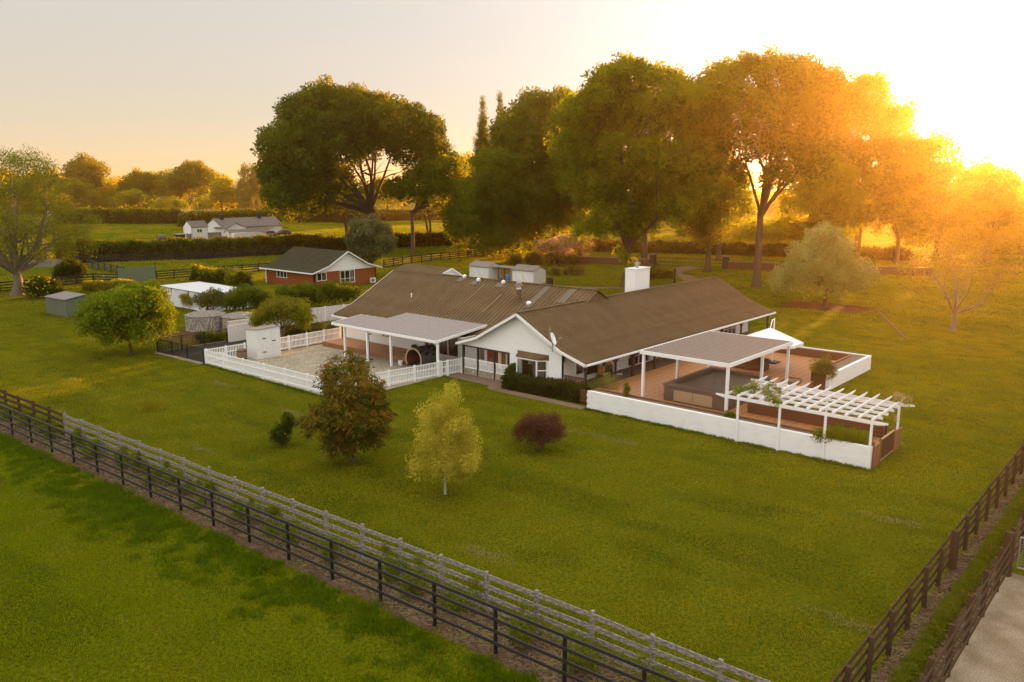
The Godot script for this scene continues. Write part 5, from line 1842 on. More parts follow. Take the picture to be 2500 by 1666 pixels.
	flat_box(t, "back_wall", M.shed_roof, 54.4, 57.2, 0, 1.34, 148.8, 148.9)
	for u in [54.4, 57.1]: flat_box(t, "post", M.fence_dark, u, u + .12, 0, 1.34, 146.1, 146.2)
	t = thing("yard_fence", "pale board fence between the tall shed and the farmhouse", "fence", P(63, 0, 147))
	for k in 8: flat_box(t, "board", M.shed_roof, 61.9 + k * .5, 62.36 + k * .5, 0, 1.5, 147, 147.06)
	t = thing("round_hay_bale", "dark wrapped round bale in the field left of the sheds", "hay bale", P(50.9, 0, 148))
	st = mb()
	tube(st, [Vector3(-.8, .75, 0), Vector3(-.7, .75, 0), Vector3(.7, .75, 0), Vector3(.8, .75, 0)], [.62, .75, .75, .62], 16)
	own("bale", st, M.far_roof, t)
	for q in [[76.2, 143.2, 0.0, "grey car parked in front of the farmhouse porch"], [81.0, 144.0, .2, "dark car parked at the farmhouse's right corner"]]:
		t = thing("parked_car", q[3], "car", P(q[0], 0, q[1]))
		st = mb()
		hexa(st, [Vector3(-2.1, .35, .85), Vector3(2.1, .35, .85), Vector3(2.1, .35, -.85), Vector3(-2.1, .35, -.85), Vector3(-2.05, .85, .82), Vector3(2.0, .92, .82), Vector3(2.0, .92, -.82), Vector3(-2.05, .85, -.82)])
		own("body", st, M.grey_steel if q[0] < 80 else M.black_plastic, t)
		st = mb()
		hexa(st, [Vector3(-1.0, .88, .78), Vector3(1.7, .9, .78), Vector3(1.7, .9, -.78), Vector3(-1.0, .88, -.78), Vector3(-.3, 1.42, .66), Vector3(1.3, 1.42, .66), Vector3(1.3, 1.42, -.66), Vector3(-.3, 1.42, -.66)])
		own("cabin", st, M.black_plastic, t)
		for k in 4:
			st = mb()
			var w := Vector3([-1.35, 1.35, -1.35, 1.35][k], .33, [.78, .78, -.78, -.78][k])
			tube(st, [w - Vector3(0, 0, .1), w + Vector3(0, 0, .1)], [.33, .33], 12)
			own("wheel", st, M.fence_dark, t)
	# power poles and lines
	var tops := []
	for q in [[118, 302], [104.5, 231], [160, 205]]:
		t = thing("power_pole", ["timber power pole with a crossarm far left above the long hedge", "timber power pole in the gap of the long hedge", "timber power pole behind the big oak's left side"][tops.size()], "power pole", P(q[0], 0, q[1]))
		st = mb()
		tube(st, [Vector3.ZERO, Vector3(0, 9.2, 0)], [.17, .12], 8)
		own("pole", st, M.fence_dark, t)
		st = mb()
		beam(st, Vector3(-1, 8.8, -.6), Vector3(1, 8.8, .6), .1, .12)
		for k in 3: beam(st, Vector3(-.9 + k * .9, 8.85, -.54 + k * .54), Vector3(-.9 + k * .9, 9.1, -.54 + k * .54), .06, .06)
		own("crossarm", st, M.fence_dark, t)
		tops.append(P(q[0], 8.95, q[1]))
	st = mb()
	for k in tops.size() - 1:
		var pts := []
		for j in 9:
			var f := j / 8.0
			pts.append(tops[k].lerp(tops[k + 1], f) - Vector3(0, 3.0 * f * (1 - f), 0))
		var rr := []
		for j in 9: rr.append(.03)
		tube(st, pts, rr, 4)
	tag(put("power_line", st, M.grey_steel, self), "thin power line strung above the far hedge", "power line")

# ---------- trees ----------
func trees() -> void:
	var b: Material = M.bark
	var by := "bushy young evergreen with drooping rust tinged leaves on the front lawn"  # leaves partly reddish; rust towards the sun is painted sunlight
	grow = .86
	tree("bushy_tree", by, "tree", -16.9, -9.2, [[.1, 4.1, .75], [-.7, 3.5, .85], [.9, 3.5, .75], [-1.2, 4.4, .4], [-.1, 2.5, 1.1], [1.1, 2.2, .8], [-1.3, 2.1, .85], [-2.1, 2.0, .45], [-.6, 1.3, .85], [.9, 1.2, .65], [-1.0, .7, .4], [1.4, 2.8, .5], [-.6, 4.7, .4], [.6, 4.6, .42], [1.5, 1.6, .4], [-.2, .9, .5], [.1, 5.0, .25]], "drop", [M.laurel, M.laurel2, M.rust], .25, [.09, .6, 9], b, "", .85, 1.25, .5)
	grow = 1.0
	tree("birch_tree", "slender pale yellow weeping birch on the front lawn", "tree", -16.8, -15.3, [[.4, 4.4, .3], [.2, 3.9, .5], [-.3, 3.8, .4], [-.8, 3.5, .3], [0, 3.3, .75], [.7, 3.3, .5], [-.2, 2.6, .8], [.9, 2.5, .6], [-.6, 2.9, .45], [.2, 1.8, .85], [1.0, 1.6, .6], [-.6, 1.7, .6], [.7, 1.1, .45], [-.4, 1.05, .45], [.45, 4.75, .18], [-1.3, 1.2, .3], [-1.0, 2.0, .4]], "fine", [M.birch, M.birch2], .26, [.055, 1.3, 12], M.bark_birch, "", .8, 1.15, .35)  # sunlit crown top is painted with the brighter leaf tone
	tree("maple_bush", "round dark red maple bush on the front lawn", "shrub", -9.7, -14.8, [[0, 1.2, .65], [-.7, 1.15, .55], [.7, 1.2, .55], [-.1, 1.55, .4], [-.95, .85, .4], [.95, .95, .4], [.5, 1.55, .32], [-.45, 1.6, .3], [.3, .8, .5], [-.3, .7, .4]], "fine", [M.maple, M.maple2], .2, [.06, .3, 8, 3], b, "", .9, 1.0, .5)
	var ci := tree("citrus_bush", "small dark citrus bush left of the bushy lawn tree", "shrub", -17.6, -4.4, [[0, .75, .42], [.4, 1.1, .32], [-.2, .5, .35], [.3, 1.5, .22], [.1, .4, .3]], "broad", [M.citrus, M.oak], .17, [.04, .3, 4], b, "", .8, 1.0, .4)
	for k in 4:
		var st := mb()
		lathe(st, Vector3([.3, -.1, .45, .1][k], [.9, .7, 1.15, .5][k], [.3, .42, .2, .4][k]), [Vector2(0, 0), Vector2(.045, .03), Vector2(.05, .06), Vector2(0, .1)], 8)
		own("fruit", st, M.fruit, ci)
	tree("low_weed", "low clump of weeds on the left front lawn", "plant", -19.0, 7.0, [[0, .15, .35], [.6, .12, .3], [-.5, .1, .3]], "grassy", [M.grass_lawn2, M.sparse], .3, [], b, "", .6, .8, .3)
	tree("round_tree", "broad bright yellow green rounded tree on the left lawn", "tree", -12.4, 24.0, [[-1.7, 3.5, 1.35], [.2, 4.2, 1.25], [1.8, 4.2, 1.2], [2.5, 2.9, 1.0], [-2.7, 2.6, 1.0], [-.7, 2.3, 1.25], [1.0, 2.0, 1.0], [1.7, 4.8, .7], [-1.6, 1.9, .9], [2.8, 1.9, .6], [-.7, 3.9, .9], [-2.3, 3.3, .8], [.6, 3.2, 1.1]], "broad", [M.fresh2, M.fresh], .34, [.15, 1.1, 9], b, "", .9, 1.35, .7)
	kinky = true
	tree("sparse_tree", "big old half bare tree with pale trunk at the left edge", "tree", -5.7, 68.1, [[.6, 15.4, 2.2], [2.8, 15.2, 2.0], [4.4, 13.8, 2.2], [1.1, 12.2, 2.6], [4.1, 10.6, 2.6], [6.3, 10.1, 2.0], [-.5, 9.2, 2.4], [1.5, 7.6, 2.5], [4.6, 6.7, 2.4], [7.2, 7.0, 1.8], [-.5, 5.6, 2.0], [5.8, 4.9, 1.5], [-2.3, 12.7, 2.8], [-3.2, 7.3, 2.8], [3.0, 4.6, 1.4], [8.3, 5.6, .9], [-5.2, 10.5, 2.4], [-5.0, 14.2, 2.2], [9.0, 8.5, 1.2]], "twiggy", [M.sparse2, M.sparse], .62, [.62, 3.0, 19], M.bark_pale, "", .85, .78, .3)
	kinky = false
	tree("grey_tree", "two stemmed grey green tree between the cottage and the house roof", "tree", 33.1, 51.1, [[.5, 6.6, 2.0], [-1.0, 5.1, 1.7], [1.9, 5.0, 1.8], [.4, 4.1, 1.7], [-1.1, 7.2, 1.1], [2.4, 6.3, 1.2], [.8, 7.6, 1.0]], "broad", [M.greygreen, M.greygreen2], .5, [.26, 2.1, 6, 2], b, "", .9, 1.3, .7)
	tree("domed_tree", "low dome shaped weeping tree behind the white cupboard shed", "tree", -2.1, 18.8, [[0, 3.0, .95], [-1.2, 2.75, .85], [1.4, 2.75, .85], [-1.9, 2.2, .6], [1.9, 2.1, .7], [-.6, 2.5, .8], [.6, 2.4, .8], [1.7, 1.7, .4], [-2.2, 1.8, .45]], "broad", [M.mid2, M.sparse2], .28, [.11, 1.3, 8], b, "", 1.0, 1.1, .55)
	tree("orchard_tree", "olive toned orchard bush, leftmost beside the white crop cage", "tree", 2.3, 37.8, [[0, 1.6, .95], [-1.0, 1.4, .7], [.8, 1.5, .7]], "broad", [M.sparse2, M.greygreen], .32, [.09, .5, 3], b)
	tree("orchard_tree", "dark green orchard tree right of the olive toned bush", "tree", 3.4, 33.9, [[-.5, 1.8, 1.0], [.9, 1.7, 1.0], [.1, 2.2, .85], [-1.2, 1.5, .7], [1.8, 1.8, .7]], "broad", [M.oak, M.oak2], .32, [.09, .5, 4], b)
	tree("orchard_tree", "dark green orchard tree in front of the brick cottage's corner", "tree", 10.8, 34.3, [[-.8, 1.5, .95], [.5, 1.6, 1.0], [-2.2, 1.7, .75], [1.2, 1.4, .7]], "broad", [M.oak, M.fresh2], .32, [.09, .5, 3], b)
	tree("orchard_tree", "wide dark green orchard tree above the white steel fence", "tree", 13.3, 32.3, [[-.4, 1.7, 1.1], [1.0, 1.6, 1.0], [-1.3, 1.5, .9], [1.9, 1.4, .7], [-2.2, 1.3, .7]], "broad", [M.oak, M.oak2], .32, [.09, .5, 4], b)
	tree("orchard_tree", "yellow leaved small shrub right of the round yellow green tree", "shrub", 2.4, 43.2, [[0, .9, .7], [.9, .8, .5]], "broad", [M.willow, M.sparse2], .26, [.05, .3, 2], b)
	var lm := tree("lemon_tree", "rounded lemon tree dotted with yellow fruit beside the left tree", "tree", -4.5, 63.8, [[-.1, 1.5, 1.2], [-1.0, 1.1, 1.0], [1.0, 1.2, 1.0], [1.5, .6, .6]], "broad", [M.citrus, M.oak2], .36, [.1, .5, 4], b)
	var fr := []
	for k in 90:
		var d := Vector3(rng.randfn(), rng.randfn() * .8, rng.randfn()).normalized()
		fr.append(Transform3D(Basis().scaled(Vector3.ONE), Vector3(0, 1.3, 0) + d * Vector3(1.9, 1.2, 1.5)))
	var fs := mb()
	lathe(fs, Vector3.ZERO, [Vector2(0, -.09), Vector2(.08, -.03), Vector2(.08, .04), Vector2(0, .1)], 6)
	fs.set_material(M.fruit)
	scatter("fruit", fs.commit(), fr, lm)
	tree("dark_bush", "dark rounded bush in the paddock corner by the dark rails", "shrub", 4.0, 78.3, [[.2, 1.9, 1.3], [-.9, 1.4, 1.0], [1.2, 1.3, 1.0]], "broad", [M.hedge, M.oak], .4, [.1, .5, 3], b)
	tree("garden_shrub", "low garden shrub behind the black bar fence", "shrub", -5.6, 24.0, [[0, .4, .5], [.8, .35, .4], [-.8, .4, .45]], "broad", [M.hedge2, M.oak2], .22, [], b)
	tree("garden_shrub", "low garden shrub behind the back picket fence by the steel fence", "shrub", 1.0, 20.6, [[0, .5, .6], [1.4, .45, .55], [-1.0, .4, .5], [2.6, .4, .5]], "broad", [M.hedge, M.hedge2], .22, [], b)
	# the big trees
	grow = 1.08
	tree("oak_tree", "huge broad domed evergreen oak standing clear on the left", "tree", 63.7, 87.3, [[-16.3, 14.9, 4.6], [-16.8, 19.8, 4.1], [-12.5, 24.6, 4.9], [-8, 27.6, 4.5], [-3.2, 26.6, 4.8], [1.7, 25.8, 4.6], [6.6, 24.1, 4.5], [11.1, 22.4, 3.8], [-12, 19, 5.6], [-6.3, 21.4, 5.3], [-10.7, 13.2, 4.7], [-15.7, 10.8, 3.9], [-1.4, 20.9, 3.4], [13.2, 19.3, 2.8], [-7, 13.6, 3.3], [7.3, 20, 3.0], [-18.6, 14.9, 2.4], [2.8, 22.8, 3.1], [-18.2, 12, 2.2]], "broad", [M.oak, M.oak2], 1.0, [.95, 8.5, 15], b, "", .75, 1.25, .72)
	tree("oak_tree", "dark oak half hidden behind the huge domed oak", "tree", 81.4, 117.5, [[-9.5, 11.2, 4.6], [-4.1, 10.6, 3.8], [-14.4, 11.6, 4.0], [-6.7, 8.2, 2.5], [3.4, 10.6, 3.0], [8.5, 11.6, 2.7]], "broad", [M.oak, M.mid], 1.0, [.6, 6, 6, 2], b)
	tree("oak_tree", "smaller oak with gold lit right side under the domed oak", "tree", 66.2, 78.2, [[4.6, 15.0, 3.6], [7.5, 15.8, 3.0], [1.3, 13, 2.9], [6.3, 12, 3.2], [-1.2, 12, 2.1], [8.7, 13.3, 2.3], [-3.2, 12.5, 1.8]], "broad", [M.mid, M.mid2], .85, [.42, 8.0, 7], b, "", .8, 1.0)
	tree("oak_tree", "thin trunked oak right of the gold lit oak", "tree", 80.9, 88.6, [[3.9, 10.6, 3.2], [-.3, 10.2, 2.7], [6.2, 11.6, 2.1], [1.8, 12.2, 2.4]], "broad", [M.mid, M.mid2], .85, [.4, 6.5, 4, 2], b)
	grow = 1.26
	tree("tall_tree", "dark dense tree with foliage hanging to the lawn behind the white sheds", "tree", 74.6, 54.1, [[-8.6, 9.8, 4.3], [-10.2, 5, 3.5], [-6.6, 15, 4.2], [-4.3, 20.8, 3.9], [-.5, 24.6, 3.5], [3.6, 26.2, 2.8], [-1.3, 17.8, 4.8], [3.7, 20, 4], [-2.4, 10.8, 4.8], [3, 12.6, 4.2], [-3.9, 5.2, 3.5], [1.1, 6, 3.2], [5.8, 9, 2.9], [-12.1, 7.2, 2.6], [-7.1, 3.5, 2.3], [6.4, 16, 3.2]], "broad", [M.mid, M.oak2], .95, [.7, 6, 11], b, "", .8, 1.2, .7)
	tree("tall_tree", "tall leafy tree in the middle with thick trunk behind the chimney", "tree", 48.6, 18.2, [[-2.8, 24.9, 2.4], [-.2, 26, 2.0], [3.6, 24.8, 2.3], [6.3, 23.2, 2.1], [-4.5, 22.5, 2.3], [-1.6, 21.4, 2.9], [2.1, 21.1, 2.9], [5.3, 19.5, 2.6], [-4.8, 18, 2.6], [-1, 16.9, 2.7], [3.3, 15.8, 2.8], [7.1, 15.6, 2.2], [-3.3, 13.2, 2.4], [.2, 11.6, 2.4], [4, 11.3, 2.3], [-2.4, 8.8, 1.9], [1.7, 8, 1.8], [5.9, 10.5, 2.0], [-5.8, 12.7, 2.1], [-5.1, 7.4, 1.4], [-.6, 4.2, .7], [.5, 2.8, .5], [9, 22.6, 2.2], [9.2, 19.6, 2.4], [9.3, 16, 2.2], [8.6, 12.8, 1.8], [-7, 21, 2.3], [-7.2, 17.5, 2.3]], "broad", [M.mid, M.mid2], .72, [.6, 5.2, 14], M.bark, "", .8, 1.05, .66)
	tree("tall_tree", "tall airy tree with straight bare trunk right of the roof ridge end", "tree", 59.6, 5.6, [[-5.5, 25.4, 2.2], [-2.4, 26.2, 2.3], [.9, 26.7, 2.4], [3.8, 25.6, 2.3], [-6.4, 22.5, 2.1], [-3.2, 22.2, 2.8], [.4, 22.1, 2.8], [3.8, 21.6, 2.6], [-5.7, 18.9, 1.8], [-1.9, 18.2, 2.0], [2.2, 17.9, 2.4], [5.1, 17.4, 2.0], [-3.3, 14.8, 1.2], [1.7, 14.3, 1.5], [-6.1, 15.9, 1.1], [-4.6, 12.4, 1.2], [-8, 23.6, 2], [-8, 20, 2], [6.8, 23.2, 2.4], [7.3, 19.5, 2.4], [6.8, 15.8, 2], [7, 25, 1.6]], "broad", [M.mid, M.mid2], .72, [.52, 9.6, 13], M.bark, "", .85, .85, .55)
	tree("small_tree", "smaller leafy tree between the two tall trunks", "tree", 72.3, 19.2, [[-2, 10, 2.4], [.9, 8.2, 2.3], [-3.2, 7.2, 2.1], [1.7, 11, 2.2], [-.5, 5.4, 1.6], [-2.8, 12.6, 1.7]], "broad", [M.mid, M.mid2], .72, [.5, 4.4, 6], b, "", .8, .8)
	tree("small_tree", "leafy tree behind the middle trunk by the drive gate", "tree", 77.9, 33.8, [[-2.5, 12, 2.6], [1.2, 13.5, 2.8], [3.2, 10, 2.4], [-1, 8, 2.2], [.5, 17, 2.5], [-3, 16, 2.4]], "broad", [M.mid, M.mid2], .8, [.55, 5.0, 6], b, "", .8, .8)
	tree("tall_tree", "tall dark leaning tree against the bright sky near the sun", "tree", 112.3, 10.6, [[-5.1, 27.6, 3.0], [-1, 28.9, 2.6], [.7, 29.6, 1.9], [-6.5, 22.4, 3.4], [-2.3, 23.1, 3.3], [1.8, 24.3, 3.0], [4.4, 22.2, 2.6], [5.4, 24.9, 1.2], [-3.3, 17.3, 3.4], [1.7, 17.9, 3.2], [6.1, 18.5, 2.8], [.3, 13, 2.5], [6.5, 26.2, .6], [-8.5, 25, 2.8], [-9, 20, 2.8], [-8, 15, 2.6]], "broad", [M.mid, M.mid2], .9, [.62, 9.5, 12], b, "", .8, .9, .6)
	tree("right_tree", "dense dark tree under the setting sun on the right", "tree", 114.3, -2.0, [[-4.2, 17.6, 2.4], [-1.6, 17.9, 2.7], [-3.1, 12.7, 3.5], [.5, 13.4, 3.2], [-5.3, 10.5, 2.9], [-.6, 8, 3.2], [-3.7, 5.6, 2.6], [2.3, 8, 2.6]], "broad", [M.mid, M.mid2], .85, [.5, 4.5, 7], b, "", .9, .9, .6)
	tree("right_tree", "dense rounded tree at the far right just below the sun", "tree", 119.9, -8.5, [[-1.6, 13.6, 2.5], [1, 12.4, 2.4], [-3.3, 11, 2.8], [.9, 8.2, 3.2], [-1.8, 6.2, 2.8], [2.7, 8.9, 1.8], [4.6, 6.5, 2.4], [6.5, 4.5, 2.0]], "broad", [M.mid, M.mid2], .85, [.5, 3.5, 7], b, "", .9, 1.0, .6)
	tree("tall_tree", "leafy tree filling the gap left of the middle trunk", "tree", 74.2, 44.2, [[-1.5, 23.6, 3], [.4, 19.7, 3.4], [-2.1, 14.7, 3.5], [.9, 12.5, 2.8], [-.5, 9.2, 2.6], [-3.6, 21.1, 2.8]], "broad", [M.mid, M.mid2], .85, [.45, 6, 6], b, "", 1.0, 1.0)
	tree("tall_tree", "leafy tree filling the gap between middle tree and airy tree", "tree", 89.7, 26.3, [[-3.9, 21.5, 2.8], [-.7, 16.3, 2.7], [-2.9, 16.4, 3], [-5.2, 19.1, 2.8], [2.3, 12.7, 2.3], [.3, 9.4, 2.5], [3.2, 9.2, 2]], "broad", [M.mid2, M.mid], .85, [.45, 6, 6], b, "", 1.0, .8)
	tree("right_tree", "low golden leafy tree right of the airy tree's trunk", "tree", 101.3, 13, [[-2.6, 13.3, 3.2], [1.5, 14, 3.2], [-.6, 10, 3.2], [3.8, 10.6, 2.8], [-4.5, 10.2, 2.6], [.6, 7, 2.5], [4.7, 7.4, 2.3]], "broad", [M.mid2, M.willow], .85, [.45, 4.5, 6], b, "", .9, .75, .5)
	tree("right_tree", "leafy tree between the leaning tree and the sun", "tree", 105.7, 1.9, [[-2.3, 12.7, 3], [.8, 14.6, 2.8], [-.7, 9.4, 3], [-3.3, 8, 2.5], [2.2, 6.2, 2.4]], "broad", [M.mid, M.mid2], .85, [.45, 4.5, 5], b, "", .9, .85, .5)
	tree("tall_tree", "dark low limbed tree at the left foot of the dense dark tree", "tree", 71.3, 67.8, [[-.3, 10.9, 2.7], [-1.6, 7.2, 2.7], [.9, 6, 2.7], [1.7, 10.1, 2.7], [-2.2, 4.4, 1.8]], "broad", [M.mid, M.oak2], .85, [.4, 4, 4], b, "", 1.0, 1.0)
	grow = 1.1
	tree("understory_tree", "low golden understory trees right of the airy tree's trunk", "tree", 112, 22, [[-5, 3, 2.8], [-1.5, 4.5, 3], [2, 3.5, 2.8], [5, 4.5, 2.8], [7.5, 3, 2.4], [-8, 3.5, 2.6]], "broad", [M.mid2, M.willow], .85, [.3, 1.5, 6, 2], b, "", .6, .85, .5)
	tree("understory_tree", "low understory trees beneath the setting sun", "tree", 117, -9, [[-5, 3, 2.6], [-2, 4, 2.8], [1.5, 3.2, 2.6], [4.5, 4, 2.8], [8, 4.5, 3], [10.5, 3.5, 2.8]], "broad", [M.mid2, M.willow], .85, [.3, 1.5, 6, 2], b, "", .6, .85, .5)
	tree("understory_tree", "low trees behind the drive gate between the trunks", "tree", 122, 42, [[-7, 3, 2.6], [-3, 3.6, 2.8], [1, 3, 2.6], [5, 3.4, 2.8]], "broad", [M.mid2, M.willow2], .85, [.3, 1.5, 4, 2], b, "", .6, .85, .5)
	grow = 1.05
	tree("pale_tree", "wide spreading pale green tree over the mulch bed", "tree", 48.2, -7.4, [[-.7, 6.6, 1.9], [-2.3, 5, 1.9], [1.1, 5.4, 1.8], [-4.2, 3.1, 1.3], [2.8, 3.6, 1.6], [-.6, 3.6, 1.9], [-5.4, 2.4, .7], [-2.6, 2.6, 1.1], [1.4, 3, 1.3], [4.3, 3.2, .9], [-.3, 8, .8]], "broad", [M.pale, M.pale2], .42, [.26, 1.7, 10], b, "", .9, .9, .6)
	tree("vase_tree", "rounded thin leaved tree with vase shaped pale branches on the right lawn", "tree", 41.1, -21.6, [[-.7, 7.4, 1.7], [-2.6, 6.2, 1.5], [1.4, 6.6, 1.6], [3.3, 5, 1.2], [-3.8, 4.7, 1.1], [-.5, 5.3, 1.6], [2.3, 4.5, .9], [-2.8, 3.9, .8], [-4.6, 5.4, .9], [4.2, 5.9, .8]], "twiggy", [M.pink, M.sparse], .5, [.24, 1.7, 10, 1], M.bark_pale, "", .95, .55, .4)
	grow = 1.0
	tree("blossom_tree", "small rose gold blossomed tree beside the boundary wall", "tree", 67.7, 43.4, [[0, 3, 1.8], [2.8, 3.9, 1.5], [-2.9, 2.3, 1.5], [.7, 1.7, 1.2], [4.2, 2.9, 1.2]], "broad", [M.pink, M.blossom], .45, [.15, .9, 5], b, "", .7, .8, .5)
	tree("garden_shrub", "mounded shrub beside the drive right of the chimney", "shrub", 59.4, 20.9, [[0, .9, 1.0], [-1.4, .7, .8], [1.4, .6, .8], [2.6, .5, .6]], "broad", [M.hedge2, M.sparse], .3, [], b)
	tree("garden_shrub", "flowering border shrubs under the dark dense tree", "shrub", 54, 34, [[-2, .5, .6], [0, .5, .7], [2, .6, .7], [3.6, .5, .6], [-3.6, .5, .6]], "broad", [M.hedge2, M.pink], .28, [], b)
	tree("garden_shrub", "shaded shrub border at the foot of the dark dense tree", "shrub", 64, 44, [[-5, .7, 1], [-2, .8, 1.2], [1.5, .7, 1.2], [4.5, .7, 1.0]], "broad", [M.hedge, M.hedge2], .4, [], b)
	tree("garden_shrub", "dark tall shrub behind the right boundary wall", "shrub", 86, 6, [[-4, 1.6, 1.8], [-1, 2.2, 2.0], [2, 1.8, 2.0], [5, 1.6, 1.6]], "broad", [M.hedge, M.hedge2], .55, [], b)
	for q in [[94.0, 85.4, "slim pointed conifer, left of the two above the dark tree"], [91.5, 78.2, "slim pointed conifer, right of the two above the dark tree"]]:
		var l := []
		for k in 15: l.append([rng.randf_range(-.2, .2), 31.3 - k * 1.1, .16 + k * .17])
		tree("conifer_tree", q[2], "tree", q[0], q[1], l, "needle", [M.oak, M.oak2], .5, [.35, 12, 0], b, "", .3, .9, .35)
	# far trees, left to right
	var far := [["round_tree", "far rounded tree, tallest on the left skyline", 120.3, 361.4, [[1.8, 20.6, 6], [-2.9, 17.6, 5.2], [6.1, 18.7, 4.8], [1.2, 13.7, 6.6]], "broad", M.farwood, M.sparse2],
		["willow_tree", "gold topped far willow above the long hedge", 135.0, 372.7, [[1.9, 12, 5.9], [-2.3, 7.5, 5.1], [5.3, 7.5, 5.1], [.4, 6.4, 5.1]], "willow", M.willow, M.willow2],
		["woodland_tree", "dark far tree behind the gold topped willow", 141.8, 355.2, [[1.1, 13.7, 6.4], [-3, 10.7, 5.4], [5.8, 12.7, 5.6], [.5, 7.6, 5.8]], "broad", M.oak2, M.farwood],
		["woodland_tree", "narrow golden brown far tree", 149.6, 346.2, [[1.3, 14.7, 4.4], [.3, 9.6, 4.6], [1.9, 6.5, 3.8]], "broad", M.willow, M.sparse],
		["oak_tree", "dark flat topped far oak with visible trunk", 155.1, 330.4, [[1.2, 17.5, 6], [-4.7, 14.9, 5], [6.8, 15.7, 4.8], [.9, 13.7, 5], [-1.5, 20.1, 2.8], [5.6, 20.5, 2.5]], "broad", M.oak2, M.farwood],
		["willow_tree", "small round willow in front of the dark far oak", 136.6, 308.8, [[.2, 4, 3.4], [-2.5, 3.2, 2.7], [3.7, 3, 2.7]], "willow", M.willow, M.fresh2],
		["woodland_tree", "bright golden far tree left of the huge oak", 152.5, 298.5, [[.6, 10.4, 4.6], [-.6, 6.2, 4.6], [4, 7.1, 3.9], [3.5, 12.7, 3.1]], "broad", M.willow2, M.willow],
		["woodland_tree", "tall grey green far tree touching the huge oak's left side", 154.4, 280.4, [[1, 17.3, 4.6], [-1.2, 11, 5.2], [4.3, 12.4, 5.2], [1.2, 6.4, 4.7], [6.4, 18.2, 4]], "willow", M.greygreen, M.sparse2],
		["willow_tree", "small dark far willow under the golden tree", 143.4, 300.8, [[.3, 4.3, 3], [3.8, 3.6, 2.7]], "willow", M.mid2, M.willow],
		["willow_tree", "low pale willow behind the left end of the far hedge", 125.0, 347.1, [[.3, 4, 3.2], [2.9, 3, 2.4]], "willow", M.willow, M.sparse2],
		["woodland_tree", "far yellow green tree behind the bare left tree", 108.7, 365.9, [[.9, 9.8, 6.4], [-3, 6.4, 5.6], [4, 7, 5.4]], "broad", M.willow, M.sparse2],
		["woodland_tree", "far tree half hidden at the left edge behind the bare tree", 108.0, 384.7, [[1.1, 11.7, 7], [-4.6, 8.7, 6]], "broad", M.farwood, M.willow],
		["woodland_tree", "green tree in the gap between the oak and the conifers", 150, 140, [[-1.5, 17.5, 4.6], [1.9, 13.5, 5], [-3.3, 10.6, 4.2], [3.5, 8, 4.2]], "broad", M.mid2, M.willow],
		["woodland_tree", "gold lit far tree behind the tall airy tree's trunk", 242.9, 104.5, [[-.5, 5.4, 3.6], [-6.7, 4.6, 3.4], [7.3, 5.4, 3.6], [-.2, 3.6, 3.4]], "broad", M.willow, M.willow2],
		["woodland_tree", "wide gold lit far tree left of the sun", 241.5, 78.7, [[-2, 5, 3.6], [5.1, 5.6, 3.6], [11.1, 4.6, 3.4], [-6.2, 4.2, 3.2]], "broad", M.willow, M.willow2],
		["woodland_tree", "far tree at the right edge under the bright sky", 200, 2, [[-.9, 8.5, 4.4], [1.2, 9.8, 4], [-4.1, 6, 4]], "broad", M.willow, M.sparse],
		["woodland_tree", "gold lit far tree behind the middle trunk", 251.3, 125.7, [[-.3, 6, 4], [-7, 5, 3.6], [4.9, 5, 3.6]], "broad", M.willow, M.willow2],
		["woodland_tree", "far tree behind the leaning tree on the right", 302.4, 66.9, [[-.9, 7, 4.2], [5.5, 6.4, 4], [-7, 6, 4]], "broad", M.farwood, M.willow],
		["woodland_tree", "far tree seen under the huge oak's crown", 200.6, 243.0, [[.2, 7, 3.9], [5.9, 6.5, 3.5]], "broad", M.willow, M.mid2]]
	far += [["woodland_tree", "pale green far tree between the dark oak and the golden brown tree", 160, 352, [[-2, 11, 4.6], [3, 12.5, 5], [0, 7, 4.6]], "broad", M.farwood, M.willow],
		["woodland_tree", "low green far tree between the bright golden and the grey green trees", 165, 292, [[-3, 8, 4], [2, 9.5, 4.4], [6, 7, 4]], "broad", M.farwood, M.willow2],
		["woodland_tree", "yellow green far tree left of the tallest skyline tree", 112, 352, [[-4, 9, 4.6], [1, 11, 5], [5, 8, 4.6]], "broad", M.willow, M.farwood],
		["woodland_tree", "green far tree right of the tallest skyline tree", 132, 392, [[-4, 11, 5], [1, 13, 5.4], [6, 10, 5]], "broad", M.farwood, M.willow],
		["woodland_tree", "rounded green far tree behind the white far rail fence", 128, 332, [[-3, 6, 3.4], [1, 7, 3.8], [4.5, 5.4, 3.2]], "broad", M.fresh2, M.willow],
		["woodland_tree", "dark green far tree behind the dark flat topped oak", 172, 345, [[-5, 13, 5], [0, 15, 5.4], [6, 13, 5]], "broad", M.oak2, M.farwood],
		["willow_tree", "pale far willow just left of the pole in the hedge gap", 121, 290, [[-2, 4, 3], [1.5, 4.8, 3.2]], "willow", M.willow, M.willow2]]
	for q in far: tree(q[0], q[1], "tree", q[2], q[3], q[4], q[5], [q[6], q[7]], 1.5, [.5, 4.5, 4], b, "", .8, .85)
	# the wood on the skyline: one mass nobody could count
	rng.seed = 404
	var wl := []
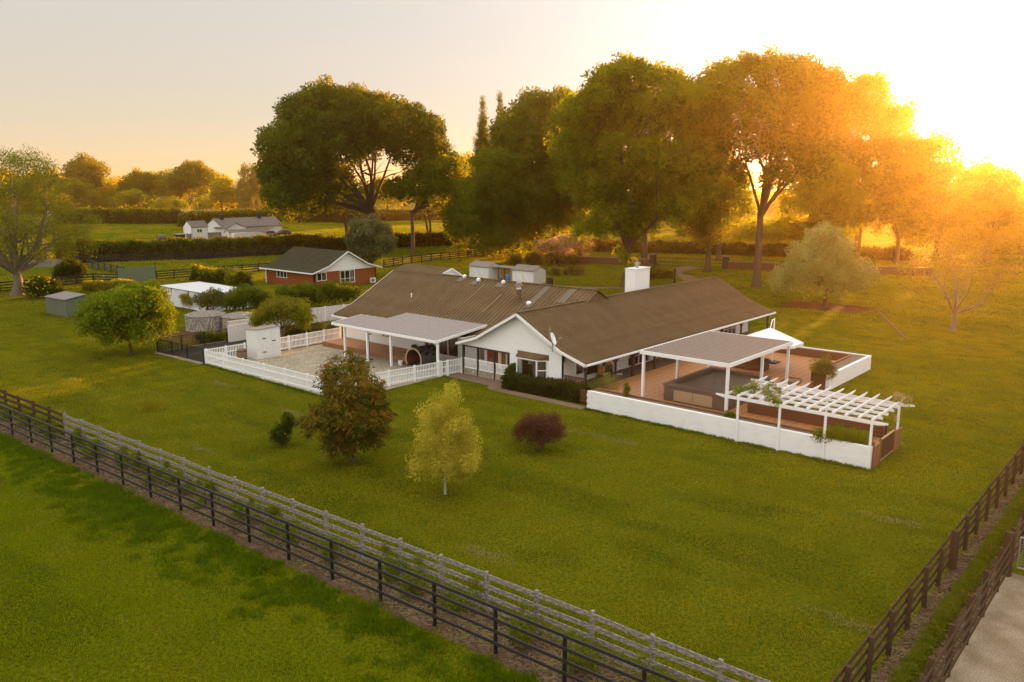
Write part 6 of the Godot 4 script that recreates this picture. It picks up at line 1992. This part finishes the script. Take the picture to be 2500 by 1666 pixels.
	for k in 620:
		var a := rng.randf_range(-.64, .62)
		var r := rng.randf_range(440, 760)
		if a > -.28 and a < .05: r += 120
		var fwd := Vector3(.7552, 0, -.6555)
		var rgt := Vector3(.6555, 0, .7552)
		var p := Vector3(-39.8, 0, 39.07) + (fwd * cos(a) + rgt * sin(a)) * r
		var big := rng.randf_range(5.0, 9.0) + 4.0 * maxf(0, sin(a * 40.0 + k)) if a < -.37 else rng.randf_range(1.8, 3.6)
		for j in 5: wl.append([p + Vector3(rng.randfn() * 6, big * rng.randf_range(.3, 1.15), rng.randfn() * 6), big * rng.randf_range(.4, .7)])
	var wood_ := Node3D.new()
	wood_.name = "distant_woodland"
	add_child(wood_)
	tag(wood_, "far woodland along the horizon", "woodland", "", "stuff")
	foliage(wood_, wl, "broad", [M.farwood, M.willow], 3.2, .7, .7)

# ---------- grass ----------
func lawns() -> void:
	rng.seed = 99
	var tone := FastNoiseLite.new()
	tone.seed = 12
	tone.frequency = .05
	tone.fractal_octaves = 3
	var lawn := [tuft(260, 1.25, .075, .013, 1, M.grass_lawn), tuft(260, 1.25, .08, .013, 2, M.grass_lawn), tuft(260, 1.25, .07, .013, 3, M.grass_lawn2), tuft(150, 1.25, .06, .012, 4, M.grass_dry)]
	rng.seed = 98
	grass("lawn_grass", "short mown lawn grass round the house", [[-26, 42, -33.2, 45]], .8, [lawn[0], lawn[1], lawn[0], lawn[2], lawn[1], lawn[2], lawn[0], lawn[2]], on_lawn, tone)
	var mid_ := [tuft(260, 3.0, .1, .03, 5, M.grass_lawn), tuft(260, 3.0, .1, .03, 6, M.grass_lawn2)]
	grass("lawn_grass", "lawn grass under the tall trees behind the house", [[42, 96, -60, 74], [-26, 42, 45, 76], [0, 42, -60, -35]], 1.9, mid_, func(u, v): return (on_lawn(u, v) or v < -35.2) and not (v > 62 and u > 40 and u < 50), tone)
	var pad := [tuft(340, 1.3, .075, .014, 7, M.grass_field3), tuft(340, 1.3, .08, .014, 8, M.grass_field), tuft(340, 1.3, .11, .015, 9, M.grass_field2)]
	grass("paddock_grass", "lush long paddock grass in the near left corner", [[-40, -23.5, -38, 40]], .75, [pad[1], pad[0], pad[1], pad[0], pad[1], pad[0], pad[0]], func(u, v): return u < -26.45 + (7.7 - v) * .048 + .15 * sin(v * 2.1) + .12 * sin(v * 5.3) and Vector2(u + 39.8, v + 39.07).length() > 4.0 and v > -34.5 + (u + 26) * 0.0, tone)
	var rank := []
	for k in 1300:
		var v := rng.randf_range(14, -36)
		var off := rng.randf() * rng.randf() * 5.0
		if tone.get_noise_2d(v * .9, off * 2.0) > off * .14 + .03 + maxf(0, v + 5) * .03: rank.append(Transform3D(Basis(Vector3.UP, rng.randf() * TAU).scaled(Vector3.ONE * rng.randf_range(.6, 1.2)), P(-26.5 + (7.7 - v) * .048 - off, 0, v)))
	tag(scatter("rank_grass", tuft(70, .7, .13, .016, 15, M.grass_field2), rank, self), "darker rank grass in the paddock beside the black fence", "grass")
	var far_ := [tuft(240, 6.0, .22, .07, 10, M.grass_field), tuft(240, 6.0, .24, .07, 11, M.grass_lawn2)]
	grass("field_grass", "grass of the far paddocks", [[-20, 130, 76, 250], [96, 260, -60, 250]], 4.6, far_, func(u, v): return not (u > 50 and u < 86 and v > 140 and v < 156), tone)
	var dry := []
	for k in 22:
		var c := Vector2(rng.randf_range(-22, 6), rng.randf_range(-32, 34))
		for j in rng.randi_range(6, 34):
			var q := c + Vector2(rng.randfn() * .12 + j * rng.randf_range(-.01, .02), rng.randfn() * .4 - j * .09)
			if on_lawn(q.x, q.y): dry.append(Transform3D(Basis(Vector3.UP, rng.randf() * TAU).scaled(Vector3.ONE * rng.randf_range(.6, 1.3)), P(q.x, 0, q.y)))
	tag(scatter("dry_clippings", tuft(26, .42, .085, .010, 14, M.grass_dry), dry, self), "dry mown grass streaks lying on the front lawn", "clippings")
	var edge := [tuft(70, .5, .17, .02, 12, M.grass_field2)]
	var tf := []
	for k in 520:
		var v := rng.randf_range(14, -36)
		tf.append(Transform3D(Basis(Vector3.UP, rng.randf() * TAU).scaled(Vector3.ONE * rng.randf_range(.6, 1.5)), P(-26.4 + (7.7 - v) * .048 - rng.randf() * rng.randf() * 3.2, 0, v)))
	for k in 160: tf.append(Transform3D(Basis(Vector3.UP, rng.randf() * TAU).scaled(Vector3.ONE * rng.randf_range(.4, .9)), P(-1.85 - rng.randf() * .25, 0, rng.randf_range(-12, -28))))
	for k in 200: tf.append(Transform3D(Basis(Vector3.UP, rng.randf() * TAU).scaled(Vector3.ONE * rng.randf_range(.3, .7)), P(-10.35 - rng.randf() * .2, 0, rng.randf_range(1.5, 16.3))))
	var eg := scatter("edge_weeds", edge[0], tf, self)
	tag(eg, "rank grass and weeds along the fence and wall feet", "weeds")
